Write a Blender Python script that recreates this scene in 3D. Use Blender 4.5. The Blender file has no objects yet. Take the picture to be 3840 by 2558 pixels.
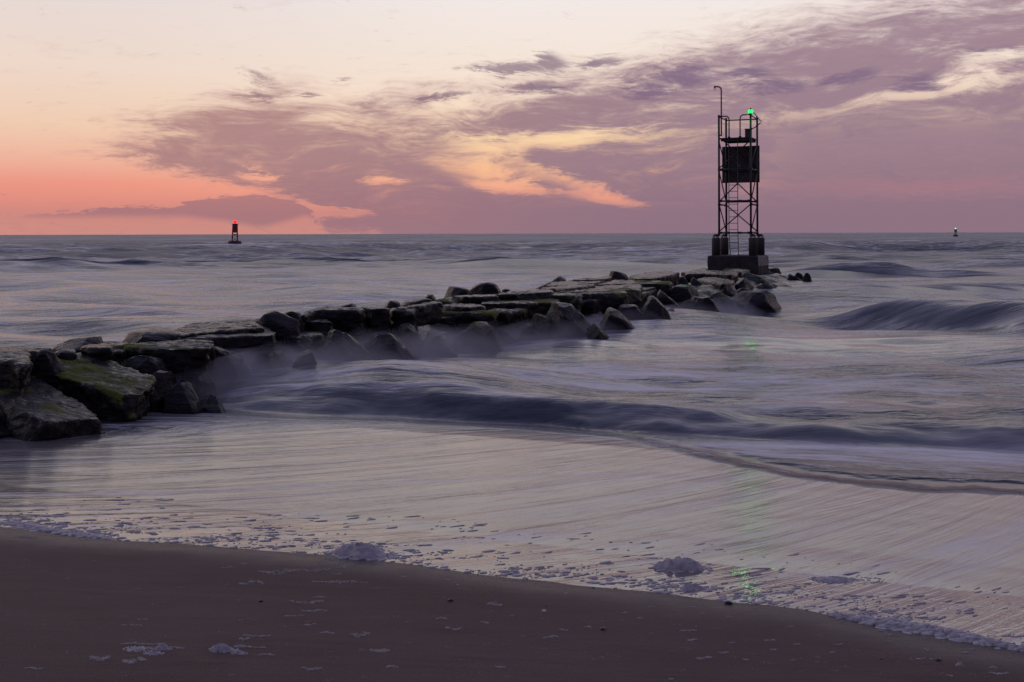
import bpy, bmesh, math, random
import numpy as np
from mathutils import Vector, Matrix

R = math.radians
random.seed(7)
rng = np.random.default_rng(11)
np.seterr(over='ignore')
scene = bpy.context.scene
col = scene.collection

# ------------------------------------------------------------------ camera
H = 2.3                    # eye height above the mean sea level (z = 0)
F = 4267.0                 # focal length in photograph pixels (40 mm on a 36 mm sensor)
ROLL = math.atan(10 / 3840)
cd = bpy.data.cameras.new('camera')
cd.lens = 40.0
cd.sensor_width = 36.0
cd.shift_y = -(1279 - 876) / 3840.0
cd.clip_start = 0.05
cd.clip_end = 60000
cam = bpy.data.objects.new('camera', cd)
col.objects.link(cam)
cam.location = (0, 0, H)
cam.rotation_euler = (R(90), ROLL, 0)
scene.camera = cam


def ray(px, py):
    """direction (u, 1, -v) of a photograph pixel: right and down per metre of distance"""
    a, b = (px - 1920) / F, (py - 876) / F
    c, s = math.cos(ROLL), math.sin(ROLL)
    return a * c - b * s, b * c + a * s


def at(px, py, z=0.0):
    u, v = ray(px, py)
    d = (H - z) / v
    return Vector((u * d, d, z))


def atd(px, py, d):
    u, v = ray(px, py)
    return Vector((u * d, d, H - v * d))


# ------------------------------------------------------------------ node helper
class X:
    """a socket (or number) with arithmetic that builds Math nodes"""
    nt = None

    def __init__(self, s):
        self.s = s

    @staticmethod
    def op(o, *a, clamp=False):
        n = X.nt.nodes.new('ShaderNodeMath')
        n.operation = o
        n.use_clamp = clamp
        for i, v in enumerate(a):
            v = v.s if isinstance(v, X) else v
            if isinstance(v, (int, float)):
                n.inputs[i].default_value = v
            else:
                X.nt.links.new(v, n.inputs[i])
        return X(n.outputs[0])

    def __add__(s, o): return X.op('ADD', s, o)
    __radd__ = __add__
    def __sub__(s, o): return X.op('SUBTRACT', s, o)
    def __rsub__(s, o): return X.op('SUBTRACT', o, s)
    def __mul__(s, o): return X.op('MULTIPLY', s, o)
    __rmul__ = __mul__
    def __truediv__(s, o): return X.op('DIVIDE', s, o)
    def clamp(s): return X.op('ADD', s, 0.0, clamp=True)
    def pow(s, e): return X.op('POWER', s, e)
    def max(s, o): return X.op('MAXIMUM', s, o)
    def min(s, o): return X.op('MINIMUM', s, o)


def node(t, **kw):
    n = X.nt.nodes.new(t)
    for k, v in kw.items():
        if hasattr(n, k) and not k.startswith('i_'):
            setattr(n, k, v)
    return n


def put(n, name, v):
    sock = n.inputs[name]
    v = v.s if isinstance(v, X) else v
    if isinstance(v, bpy.types.NodeSocket):
        X.nt.links.new(v, sock)
    else:
        sock.default_value = v


def sstep(x, a, b, lo=0.0, hi=1.0):
    n = node('ShaderNodeMapRange', interpolation_type='SMOOTHSTEP')
    put(n, 0, x); put(n, 1, a); put(n, 2, b); put(n, 3, lo); put(n, 4, hi)
    return X(n.outputs[0])


def lstep(x, a, b, lo=0.0, hi=1.0):
    n = node('ShaderNodeMapRange')
    put(n, 0, x); put(n, 1, a); put(n, 2, b); put(n, 3, lo); put(n, 4, hi)
    return X(n.outputs[0])


def xyz(x, y, z=0.0):
    n = node('ShaderNodeCombineXYZ')
    put(n, 0, x); put(n, 1, y); put(n, 2, z)
    return X(n.outputs[0])


def sep(v):
    n = node('ShaderNodeSeparateXYZ')
    put(n, 0, v)
    return X(n.outputs[0]), X(n.outputs[1]), X(n.outputs[2])


def noise(v, scale=1.0, detail=4.0, rough=0.5, dist=0.0, lac=2.0, dims='3D', color=False):
    n = node('ShaderNodeTexNoise', noise_dimensions=dims)
    put(n, 'Vector', v); put(n, 'Scale', scale); put(n, 'Detail', detail)
    put(n, 'Roughness', rough); put(n, 'Distortion', dist); put(n, 'Lacunarity', lac)
    return X(n.outputs['Color' if color else 'Fac'])


def vmath(o, a, b=None, scale=None):
    n = node('ShaderNodeVectorMath', operation=o)
    put(n, 0, a)
    if b is not None: put(n, 1, b)
    if scale is not None: put(n, 'Scale', scale)
    return X(n.outputs[1 if o in ('LENGTH', 'DISTANCE', 'DOT_PRODUCT') else 0])


def mapping(v, loc=(0, 0, 0), rot=(0, 0, 0), scale=(1, 1, 1), kind='POINT'):
    n = node('ShaderNodeMapping', vector_type=kind)
    put(n, 'Vector', v); put(n, 'Location', loc); put(n, 'Rotation', rot); put(n, 'Scale', scale)
    return X(n.outputs[0])


def mixc(f, a, b, mode='MIX'):
    n = node('ShaderNodeMix', data_type='RGBA', blend_type=mode)
    put(n, 0, f)
    for i, v in ((6, a), (7, b)):
        if isinstance(v, tuple): v = tuple(v) + (1.0,) if len(v) == 3 else v
        put(n, i, v)
    return X(n.outputs[2])


def lin(c):
    return tuple(((v / 255 + 0.055) / 1.055) ** 2.4 if v > 10 else v / 255 / 12.92 for v in c)


def ramp(f, stops, interp='LINEAR'):
    n = node('ShaderNodeValToRGB')
    put(n, 0, f)
    cr = n.color_ramp
    cr.interpolation = interp
    while len(cr.elements) < len(stops):
        cr.elements.new(0.5)
    for e, (p, c) in zip(cr.elements, stops):
        e.position = p
        e.color = (*c, 1.0) if len(c) == 3 else c
    return X(n.outputs[0])


# ------------------------------------------------------------------ world: dusk sky with clouds
world = bpy.data.worlds.new('World')
scene.world = world
world.use_nodes = True
wt = world.node_tree
wt.nodes.clear()
X.nt = wt


def sky_angles(fx, fy):
    """photograph position (in 2354-wide units) -> azimuth, elevation in degrees"""
    u, v = ray(fx * 1.63127, fy * 1.63127)
    az = math.atan(u)
    return math.degrees(az), math.degrees(math.atan(-v * math.cos(az)))


def build_world():
    tc = node('ShaderNodeTexCoord')
    d = vmath('NORMALIZE', X(tc.outputs['Generated']))
    x, y, z = sep(d)
    az = X.op('ARCTAN2', x, y) * 57.29578
    el = X.op('ARCSINE', z) * 57.29578
    # clear-sky gradients, towards the dawn glow (left) and away from it (right)
    e = lstep(el, 0, 90)
    ee = e.pow(0.5)                       # spreads the low elevations over the ramp

    def rp(stops):
        return ramp(ee, [((p / 90.0) ** 0.5, lin(c)) for p, c in stops])
    left = rp([(0, (178, 122, 128)), (.8, (200, 128, 124)), (1.6, (228, 142, 128)), (2.5, (236, 152, 134)),
               (3.7, (239, 182, 158)), (5.2, (240, 204, 178)), (8.0, (238, 216, 202)), (11.5, (230, 217, 214)),
               (15, (238, 229, 230)), (21, (212, 206, 224)), (33, (158, 156, 198)), (60, (122, 127, 172)), (90, (108, 114, 160))])
    right = rp([(0, (160, 118, 130)), (1.0, (196, 132, 130)), (2.0, (240, 164, 138)), (3.4, (248, 192, 148)), (4.8, (250, 214, 170)),
                (7.0, (248, 226, 206)), (9.0, (244, 229, 217)), (11.5, (243, 233, 229)), (15.5, (248, 241, 240)),
                (21, (216, 209, 225)), (33, (158, 156, 198)), (60, (122, 127, 172)), (90, (108, 114, 160))])
    clear = mixc(sstep(az, -24, 2), left, right)
    # the half of the sky away from the glow is dimmer and bluer
    away = sstep(X.op('ABSOLUTE', az + 14), 50, 150)
    clear = mixc(away, clear, ramp(ee, [(0, lin((118, 106, 128))), (.3, lin((122, 116, 146))),
                                        (.55, lin((116, 117, 158))), (1, lin((104, 110, 156)))]))

    # ---- clouds
    p0 = xyz(az, el * 2.2)
    w = noise(p0, 0.13, 2, .5, color=True)
    wv = vmath('SUBTRACT', w, (.5, .5, .5))
    p1 = vmath('ADD', p0, vmath('SCALE', wv, scale=5.0))
    n1 = noise(mapping(p1, rot=(0, 0, R(-17)), scale=(.55, 1.25, 1)), 0.36, 7, .62, .35)      # long wisps rising to the right
    n2 = noise(mapping(p1, rot=(0, 0, R(-4)), scale=(.75, 1.5, 1)), 1.1, 6, .66, .25)
    fine = noise(mapping(p1, rot=(0, 0, R(-26)), scale=(.5, 1.6, 1)), 2.3, 6, .70, .5)
    nz = (n1 - .5) * 1.35 + (n2 - .5) * .75 + (fine - .5) * .36
    aw = az + (sep(wv)[0]) * 2.4 + (n2 - .5) * 2.2
    ew = el + (sep(wv)[1]) * .9 + (n1 - .5) * .9 + (fine - .5) * .7

    def curve(xin, pts, vlo=-2.0, vhi=20.0):
        """piecewise profile of elevation over azimuth, -60..60 degrees"""
        st = [((a + 60) / 120.0, ((b - vlo) / (vhi - vlo),) * 3) for a, b in pts]
        return X(ramp(lstep(xin, -60, 60), st).s) * (vhi - vlo) + vlo

    up = [sky_angles(*p) for p in [(190, 352), (250, 305), (330, 262), (420, 222), (520, 184), (640, 176), (760, 214),
                                   (900, 185), (1100, 176), (1300, 142), (1440, 122), (1560, 76), (1700, 46), (1850, 16), (2000, -22), (2354, -90)]]
    up = [(-60, 1.5), (-32, 1.3)] + up + [(34, 14), (60, 15)]
    lo = [sky_angles(*p) for p in [(190, 354), (260, 384), (430, 424), (560, 442), (660, 462), (720, 500), (760, 545)]]
    lo = [(-60, 3.5), (-32, 3.2)] + lo + [(0, -1.5), (60, -1.5)]
    e_up = curve(aw, up)
    e_lo = curve(aw, lo)
    body = sstep(e_up - ew, -1.5, 2.6, -1.0, 1.0).min(sstep(ew - e_lo, -.45, 1.2, -1.0, 1.0))

    def ell(fx, fy, rx, ry, rot=0.0, inner=0.0):
        """soft ellipse centred on a sky position; radii in 2354-wide units"""
        a, e_ = sky_angles(fx, fy)
        k = 1.63127 / F * 57.3
        v = mapping(xyz(aw, ew), loc=(a, e_, 0), rot=(0, 0, R(rot)), scale=(rx * k, ry * k, 1), kind='TEXTURE')
        return sstep(vmath('LENGTH', v), inner, 1.0, 1.0, 0.0)

    cov = body * 1.25 + .52
    gaps = [  # bright openings: x, y, rx, ry, rot, weight
        (1300, 316, 320, 40, 4, 1.9), (1110, 348, 170, 56, -12, 1.25), (1110, 402, 220, 40, -12, 1.5), (1290, 408, 170, 28, -16, 1.3),
        (1170, 430, 160, 22, -5, 1.9), (1400, 455, 140, 24, -8, 2.4), (1830, 268, 300, 26, 3, .45), (1600, 296, 200, 26, 5, .7),
        (2180, 202, 280, 32, 6, 1.7), (2330, 128, 220, 30, 12, 1.2), (1960, 240, 200, 18, 6, .35), (960, 290, 210, 56, 14, 1.0),
        (600, 402, 100, 16, -6, 2.2), (770, 487, 150, 18, -3, 2.6), (880, 421, 80, 12, -4, 1.3), (700, 292, 220, 30, 14, .4),
        (940, 258, 190, 24, 10, .6), (640, 232, 300, 22, 8, .7), (1180, 228, 260, 22, 8, .7), (400, 318, 200, 18, 14, .45),
        (1650, 240, 260, 18, 5, .4)]
    for gx, gy, rx, ry, ro, wt_ in gaps:
        cov = cov - ell(gx, gy, rx, ry, ro) * wt_
    # the even veil of mauve haze low down and to the right
    veil = sstep(az, 2, 15) * sstep(el, 8.2, 4.4)
    veil = veil.max(sstep(az, -14, -2) * sstep(el, 3.0, 1.2)).max(sstep(el, 2.0, .2) * .9)
    high = sstep(el, 12, 20) * -.5
    amp = 1.0 - veil * .45
    dens = cov + nz * 2.9 * amp + high
    alpha = sstep(dens, -.55, 2.0) * .97
    alpha = alpha.max(veil * sstep(dens, -1.0, .25) * .96)
    alpha = alpha.max(sstep(el, 2.3, .1) * .85)
    # small darker clouds in front
    darks = [(1170, 161, 170, 15, 3, 1), (1262, 146, 60, 26, 12, .9), (1370, 138, 90, 14, 6, .8), (1230, 202, 125, 15, 3, .9),
             (1020, 224, 110, 9, 2, .7), (1580, 172, 130, 34, 4, .8), (1735, 166, 75, 24, 2, .8), (1500, 205, 120, 24, 0, .65), (1790, 194, 110, 14, 2, .8),
             (1950, 172, 110, 18, 4, .8), (2110, 188, 80, 19, 2, .8), (2270, 125, 90, 14, 8, .6), (590, 185, 90, 26, 6, .5),
             (590, 216, 80, 8, 0, .7), (712, 214, 56, 7, 0, .8), (790, 175, 48, 6, 0, .7)]
    dk = None
    for gx, gy, rx, ry, ro, wt_ in darks:
        q = ell(gx, gy, rx * 1.1, ry * 1.7, ro) * wt_
        dk = q if dk is None else dk.max(q)
    dark = sstep(dk + (n2 - .5) * 1.3 + (fine - .5) * .9, .15, .80)
    # low flat cloud bank over the buoy
    bu = [sky_angles(*p) for p in [(100, 492), (190, 485), (280, 478), (425, 474), (452, 458), (520, 450), (600, 448), (660, 457), (695, 466), (712, 480), (735, 500)]]
    bl = [sky_angles(*p) for p in [(100, 494), (280, 494), (425, 494), (520, 505), (600, 520), (660, 505), (700, 492), (735, 501)]]
    bank_up = curve(aw, [(-60, .5), (-24, .8)] + bu + [(-10.5, .3), (60, .3)])
    bank_lo = curve(az, [(-60, 1.2), (-24, 1.0)] + bl + [(-10.5, .6), (60, .6)])
    rag = (n2 - .5) * .7 + (fine - .5) * .5
    bank = sstep(bank_up + rag - el, -.04, .09) * sstep(el - bank_lo, -.30, .16) * .7

    warm = sstep(az, -20, 12)
    hi_c = mixc(warm, lin((178, 135, 133)), lin((152, 124, 139)))
    lo_c = mixc(warm, lin((166, 120, 125)), lin((140, 114, 130)))
    cc = mixc(sstep(el, 1.0, 5.0), lo_c, hi_c)
    cc = mixc(sstep(el, 6, 11) * .35, cc, lin((182, 154, 162)))
    # thin edges glow with the light from behind
    cc = mixc((sstep(dens, 1.5, .1)) * .55, cc, mixc(sstep(el, 1.5, 6), lin((236, 158, 136)), lin((224, 188, 178))))
    pinkband = ell(2120, 425, 620, 34, 0) * .35
    cc = mixc(pinkband, cc, lin((178, 124, 134)))
    cc = mixc(((fine - .5) * 1.1).clamp() * sstep(el, .8, 2.0), cc, mixc(warm, lin((196, 150, 146)), lin((170, 138, 150))))
    cc = mixc((n2 - .5).clamp() * .9, cc, mixc(warm, lin((158, 120, 126)), lin((136, 112, 136))))
    out = mixc(alpha, clear, cc)
    out = mixc(dark * .75, out, mixc(warm, lin((142, 108, 118)), lin((124, 102, 130))))
    out = mixc(bank, out, lin((152, 112, 122)))
    # below the horizon: sea haze
    out = mixc(sstep(el, -.02, -1.5), out, lin((70, 66, 88)))
    bg = node('ShaderNodeBackground')
    put(bg, 0, out); put(bg, 1, 1.0)
    o = node('ShaderNodeOutputWorld')
    wt.links.new(bg.outputs[0], o.inputs[0])


build_world()
world.cycles.sampling_method = 'MANUAL'
world.cycles.sample_map_resolution = 1024

# the sun stands just under the horizon: no direct beam, all light comes from the sky
scene.view_settings.view_transform = 'Standard'
scene.view_settings.look = 'None'
scene.view_settings.exposure = 0.0
scene.view_settings.gamma = 1.0
scene.view_settings.use_curve_mapping = False
scene.cycles.use_denoising = True
scene.cycles.max_bounces = 6
scene.cycles.transparent_max_bounces = 12
scene.cycles.sample_clamp_indirect = 4.0

# ------------------------------------------------------------------ numpy noise and mesh helpers
def _hash(ix, iy, iz, seed):
    h = (ix.astype(np.int64) * 374761393 + iy.astype(np.int64) * 668265263 + iz.astype(np.int64) * 2147483647 // 3 + seed * 974711) & 0xffffffff
    h = ((h ^ (h >> 13)) * 1274126177) & 0xffffffff
    h = ((h ^ (h >> 16)) * 2246822519) & 0xffffffff
    return (h ^ (h >> 15)) & 0xffff


_G = np.random.default_rng(3).normal(size=(65536, 3))
_G /= np.linalg.norm(_G, axis=1)[:, None]


def pn3(x, y, z, seed=0):
    x, y, z = np.broadcast_arrays(np.asarray(x, float), np.asarray(y, float), np.asarray(z, float))
    xi, yi, zi = np.floor(x), np.floor(y), np.floor(z)
    fx, fy, fz = x - xi, y - yi, z - zi
    u, v, w = [f * f * f * (f * (f * 6 - 15) + 10) for f in (fx, fy, fz)]
    out = 0.0
    for dx in (0, 1):
        for dy in (0, 1):
            for dz in (0, 1):
                g = _G[_hash(xi + dx, yi + dy, zi + dz, seed)]
                dot = g[..., 0] * (fx - dx) + g[..., 1] * (fy - dy) + g[..., 2] * (fz - dz)
                out = out + dot * (u if dx else 1 - u) * (v if dy else 1 - v) * (w if dz else 1 - w)
    return out * 1.6


def pn2(x, y, seed=0):
    x, y = np.broadcast_arrays(np.asarray(x, float), np.asarray(y, float))
    xi, yi = np.floor(x), np.floor(y)
    fx, fy = x - xi, y - yi
    u, v = [f * f * f * (f * (f * 6 - 15) + 10) for f in (fx, fy)]
    out = 0.0
    zz = np.zeros_like(xi)
    for dx in (0, 1):
        for dy in (0, 1):
            a = _hash(xi + dx, yi + dy, zz, seed) / 65536.0 * 2 * np.pi
            dot = np.cos(a) * (fx - dx) + np.sin(a) * (fy - dy)
            out = out + dot * (u if dx else 1 - u) * (v if dy else 1 - v)
    return out * 1.5


def fbm2(x, y, seed=0, o=3):
    t, a = 0.0, 1.0
    for k in range(o):
        t = t + a * pn2(x * 2 ** k, y * 2 ** k, seed + k)
        a *= .5
    return t


def smooth(x, a, b):
    t = np.clip((x - a) / (b - a), 0, 1)
    return t * t * (3 - 2 * t)


def tag(o, label=None, cat=None, group=None, kind=None):
    for k, v in (('label', label), ('category', cat), ('group', group), ('kind', kind)):
        if v: o[k] = v
    return o


def link(name, me, mat=None, parent=None, shade=True):
    o = bpy.data.objects.new(name, me)
    col.objects.link(o)
    if mat is not None and not me.materials: me.materials.append(mat)
    if shade and len(me.polygons):
        me.polygons.foreach_set('use_smooth', np.ones(len(me.polygons), bool))
    if parent is not None: o.parent = parent
    return o


def empty(name, loc=(0, 0, 0), rz=0.0):
    o = bpy.data.objects.new(name, None)
    o.location = loc
    o.rotation_euler = (0, 0, rz)
    col.objects.link(o)
    return o


def grid_mesh(name, P, attrs=None, uv=None):
    """P: rows x cols x 3 array -> quad mesh"""
    nr, nc = P.shape[:2]
    me = bpy.data.meshes.new(name)
    idx = np.arange(nr * nc).reshape(nr, nc)
    q = np.stack([idx[:-1, :-1], idx[:-1, 1:], idx[1:, 1:], idx[1:, :-1]], -1).reshape(-1, 4)
    me.vertices.add(nr * nc)
    me.vertices.foreach_set('co', P.reshape(-1).astype(np.float32))
    me.loops.add(q.size)
    me.loops.foreach_set('vertex_index', q.reshape(-1).astype(np.int32))
    me.polygons.add(len(q))
    me.polygons.foreach_set('loop_start', np.arange(0, q.size, 4, dtype=np.int32))
    me.polygons.foreach_set('loop_total', np.full(len(q), 4, np.int32))
    me.update()
    for k, v in (attrs or {}).items():
        a = me.attributes.new(k, 'FLOAT', 'POINT')
        a.data.foreach_set('value', np.asarray(v, np.float32).reshape(-1))
    if uv is not None:
        a = me.attributes.new('flow', 'FLOAT_VECTOR', 'POINT')
        z = np.zeros(uv.shape[:-1] + (1,))
        a.data.foreach_set('vector', np.concatenate([uv, z], -1).astype(np.float32).reshape(-1))
    return me


def mat_new(name):
    m = bpy.data.materials.new(name)
    m.use_nodes = True
    m.node_tree.nodes.clear()
    X.nt = m.node_tree
    return m


def finish(shader, disp=None):
    o = node('ShaderNodeOutputMaterial')
    X.nt.links.new(shader.s if isinstance(shader, X) else shader, o.inputs[0])


def principled(**kw):
    n = node('ShaderNodeBsdfPrincipled')
    for k, v in kw.items():
        k = k.replace('_', ' ').title().replace('Ior', 'IOR')
        if isinstance(v, tuple) and len(v) == 3: v = (*v, 1.0)
        put(n, k, v)
    return X(n.outputs[0])


def bump(h, strength=.5, dist=.05, normal=None):
    n = node('ShaderNodeBump')
    put(n, 'Strength', strength); put(n, 'Distance', dist); put(n, 'Height', h)
    if normal is not None: put(n, 'Normal', normal)
    return X(n.outputs[0])


def attr(name, vec=False):
    n = node('ShaderNodeAttribute', attribute_name=name)
    return X(n.outputs['Vector' if vec else 'Fac'])


def mixs(f, a, b):
    n = node('ShaderNodeMixShader')
    put(n, 0, f); put(n, 1, a); put(n, 2, b)
    return X(n.outputs[0])


# ------------------------------------------------------------------ beach and sea
NS = (0.386, 0.9225)        # seaward direction (the jetty runs along it)
SLOPE = 1 / 12.0


def sand_z(x, y):
    s = NS[0] * x + NS[1] * y
    t = NS[1] * x - NS[0] * y
    z = np.interp(s, [-600, 6.75, 7.4, 8.6, 10.6, 13.5, 200], [50.867, .3045, .279, .249, .205, .0, -6.0])
    z = np.maximum(z, -6 - s * 1e-4)
    z = np.minimum(z, 2.2 + 0 * s)
    near = smooth(s, 6.5, 4.5)
    z = z + near * (.012 * pn2(s * .55 + 3, t * .12, 5) + .006 * pn2(s * 1.3, t * .3, 6) + .0022 * pn2(s * 5, t * 1.6, 8))
    sl = 4.4 + .326 * (t + 4.68)                       # low scarp left by an earlier tide
    z = z - .011 * (s > sl) * np.exp(-np.maximum(s - sl, 0) / .35) * smooth(t, -2.6, -3.6) * smooth(s - sl, 0, .04)
    return z


# the water's edge, read off the photograph on the beach plane
edge_px = [(-700, 1885), (0, 1975), (319, 2013), (637, 2039), (956, 2061), (1275, 2087), (1519, 2117), (1837, 2158), (2156, 2193), (2475, 2228), (2706, 2252),
           (3011, 2285), (3134, 2316), (3317, 2349), (3623, 2405), (3840, 2441), (4400, 2540)]
edge_st = []
for px, py in edge_px:
    u, v = ray(px, py)
    d = (H - .867) / (v - SLOPE * (NS[0] * u + NS[1]))
    edge_st.append((NS[1] * u * d - NS[0] * d, NS[0] * u * d + NS[1] * d))
edge_st.sort()
ET, ES = np.array(edge_st).T


def edge_s(t):
    return np.interp(t, ET, ES) + .035 * pn2(t * 2.1, 0 * t, 21) + .015 * pn2(t * 6, 0 * t, 22)


def ridge(x, y, pts, wf, wb, soft=False):
    """a wave: pts are (pixel x, pixel y of the toe, toe z, height)"""
    W = [at(a, b, c) for a, b, c, h in pts]
    hh = [p[3] for p in pts]
    best = np.full(x.shape, 1e9)
    val = np.zeros(x.shape)
    dd = np.full(x.shape, 1e3)
    for i in range(len(W) - 1):
        ax, ay = W[i].x, W[i].y
        bx, by = W[i + 1].x - ax, W[i + 1].y - ay
        L = math.hypot(bx, by)
        k = np.clip(((x - ax) * bx + (y - ay) * by) / L ** 2, 0, 1)
        qx, qy = x - ax - k * bx, y - ay - k * by
        dist = np.hypot(qx, qy)
        sgn = np.sign(bx * qy - by * qx)
        m = dist < best
        best = np.where(m, dist, best)
        dd = np.where(m, dist * sgn, dd)
        val = np.where(m, hh[i] + (hh[i + 1] - hh[i]) * k, val)
    prof = np.where(dd < 0, 0, np.where(dd < wf, smooth(dd, 0, wf), np.exp(-((dd - wf) / wb) ** 2)))
    if soft:
        prof = np.where(dd < 0, 0, (1 - np.exp(-np.maximum(dd, 0) / wf)) * np.exp(-np.maximum(dd, 0) / wb))
    return val * prof, dd


def calm_field(x, y):
    """smoother stretches of water between the waves"""
    calm = np.zeros_like(x)
    for cx, cy, rx, ry, ww in ((2950, 1350, 7.5, 2.2, 1.0), (1900, 1390, 4, 1.5, .7), (3300, 1590, 2.6, .5, .7)):
        c = at(cx, cy, 0)
        calm = np.maximum(calm, ww * np.exp(-((x - c.x) / rx) ** 2 - ((y - c.y) / ry) ** 2))
    return calm


def wave_level(x, y, res):
    """res: local mesh spacing, used to leave out ripples the mesh cannot carry"""
    s = NS[0] * x + NS[1] * y
    t = NS[1] * x - NS[0] * y
    z = 0 * x
    deep = smooth(s, 11, 20) * (1 - .8 * calm_field(x, y))
    for lam_s, lam_t, amp, seed in ((46, 130, .9, 13), (20, 55, .50, 11), (9, 30, .24, 1), (5.5, 16, .20, 2), (3.0, 7, .19, 3), (1.5, 4.0, .10, 4), (.8, 2.2, .042, 7), (.42, 1.2, .015, 9)):
        wgt = np.clip(lam_s / (2.4 * res) - .6, 0, 1)
        q = pn2(s / lam_s + .7 * pn2(s / 14, t / 14, 40 + seed), t / lam_t, seed)
        if lam_s > 15: wgt = wgt * smooth(s, 50, 120)
        z = z + wgt * amp * (.50 - 1.6 * np.abs(q) if lam_s > 4 else 1.0 * q) * (deep * .85 + .15)
    return z


BORE = [(-300, 1650, .14, .10), (420, 1580, .14, .12), (800, 1572, .14, .24), (1300, 1578, .14, .31), (1900, 1600, .14, .36), (2500, 1640, .14, .36), (3200, 1665, .14, .33), (3840, 1690, .14, .33), (4700, 1730, .14, .25)]
FRONT = [(2000, 1610, .06, 0), (2350, 1660, .09, .08), (2700, 1742, .16, .12), (3000, 1806, .18, .14), (3400, 1842, .20, .15), (3840, 1858, .20, .16), (4700, 1890, .2, .15)]
W2 = [(2700, 1225, 0, .0), (2950, 1238, 0, .22), (3200, 1262, 0, .48), (3450, 1290, 0, .62), (3840, 1328, 0, .74), (4500, 1390, 0, .8)]
W2B = [(1700, 1400, 0, 0), (2200, 1405, 0, .15), (2900, 1420, 0, .25), (3840, 1440, 0, .27), (4500, 1460, 0, .27)]
W3 = [(2900, 1043, 0, .15), (3100, 1042, 0, .62), (3300, 1042, 0, .72), (3500, 1044, 0, .3), (3750, 1050, 0, .1)]
W4 = [(3050, 1125, 0, .0), (3400, 1122, 0, .30), (3840, 1120, 0, .38), (4500, 1120, 0, .4)]
W5 = [(-600, 1010, 0, .4), (0, 1008, 0, .38), (400, 1004, 0, .25), (800, 1000, 0, .1)]
W6 = [(500, 990, 0, .1), (900, 985, 0, .5), (1300, 988, 0, .45), (1500, 990, 0, .1)]
W7 = [(700, 1120, 0, .0), (1000, 1112, 0, .12), (1500, 1100, 0, .13), (1700, 1096, 0, .0)]
W8 = [(1500, 1012, 0, .1), (1900, 1008, 0, .4), (2300, 1008, 0, .3), (2500, 1008, 0, .1)]
W9 = [(2900, 955, 0, .1), (3300, 950, 0, .6), (3840, 950, 0, .6)]


def sea_fields(x, y, res):
    s = NS[0] * x + NS[1] * y
    t = NS[1] * x - NS[0] * y
    sand = sand_z(x, y)
    se = edge_s(t)
    z = wave_level(x, y, res)
    foam = 0 * x
    wface = 0 * x
    dist = np.hypot(x, y)
    by_stones = smooth(t, -3.5, -8.0) * smooth(t, -13.5, -11.5) * smooth(s, 11, 14) * smooth(s, 56, 48)
    z = z + np.interp(s, [11, 12.3, 13.8, 15.5, 22, 27, 50], [.08, .36, .30, .16, .20, .20, .14]) * by_stones
    wx, wy = .10 * fbm2(x * .6, y * .6, 81, 2), .18 * fbm2(x * .6, y * .6, 82, 2)
    rb, db = ridge(x + wx, y + wy, BORE, .55, 5.0, True)
    wob = .75 + .5 * fbm2(t * .8, s * 1.5, 31)
    z = z + rb * (.95 + .30 * fbm2(t * .5, s * .9, 33, 2) + .05 * fbm2(t * 2.5, s * 3, 37, 2))
    rf, df = ridge(x + .06 * fbm2(x * 2.5, y * 2.5, 83), y + .10 * fbm2(x * 2.5, y * 2.5, 84), FRONT, .20, .9)
    z = z + rf * (1 + .15 * fbm2(t * 3, s * 4, 34, 2))
    for pts, wf, wb in ((W2B, 4.0, 3.0), (W2, 1.8, 2.4), (W3, 2.0, 3.5), (W4, 2.0, 3.5), (W5, 3, 6), (W6, 3, 6), (W7, 1.2, 2.2), (W8, 3, 5), (W9, 6, 10)):
        rr, d_ = ridge(x, y, pts, wf, wb)
        z = z + rr * (1 + .10 * fbm2(t * .6, s * .9, 35))
        wface = np.maximum(wface, np.clip(rr / .2, 0, 1) * smooth(d_, wf * 1.4, wf * .6) * (wf < 4))
        foam = np.maximum(foam, .0 + rr * .45 * smooth(d_, wf * 1.0, wf * 2.0))
        foam = foam - (0 if wf == 4.0 else .45) * np.clip(rr / .25, 0, 1) * smooth(d_, wf * 1.3, wf * .3)
    # thin sheet of backwash running over the sand
    film = sand + np.clip((s - se) * .020, -.05, .022) + .0016 * pn2(s * 3, t * 1.2, 51) * smooth(s - se, .1, .6)
    filmw = smooth(-df, .0, .25) * smooth(-db, .0, .3)
    k = .03
    big = np.maximum(film, z)
    hgt = np.where(filmw > .5, film + np.maximum(0, 0 * z), big)
    hgt = film * filmw + big * (1 - filmw)
    # foam: strong in the broken water behind the bore, thinning out to sea
    back = smooth(db, .35, 1.6) * smooth(s, 30, 13) * .36
    face = smooth(db, -.02, .10) * smooth(db, .55, .30)
    foam = np.maximum(foam, back + .10 - .35 * smooth(dist, 60, 260)) - smooth(db, -.02, .10) * smooth(db, 1.3, .3) * .14
    foam = np.maximum(foam, smooth(df, .15, .5) * .30) - .15 * smooth(df, -.02, .05) * smooth(df, .30, .12)
    foam = np.maximum(foam, .14 * smooth(dist, 80, 20))
    foam = np.maximum(foam, .40 * by_stones)
    foam = np.where(filmw > .5, .0, foam)
    facea = np.maximum(smooth(db, -.05, .12) * smooth(db, 1.6, .4), wface)
    facea = np.maximum(facea, smooth(df, -.03, .06) * smooth(df, .4, .15))
    return hgt, foam, filmw, s, t, facea


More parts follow.
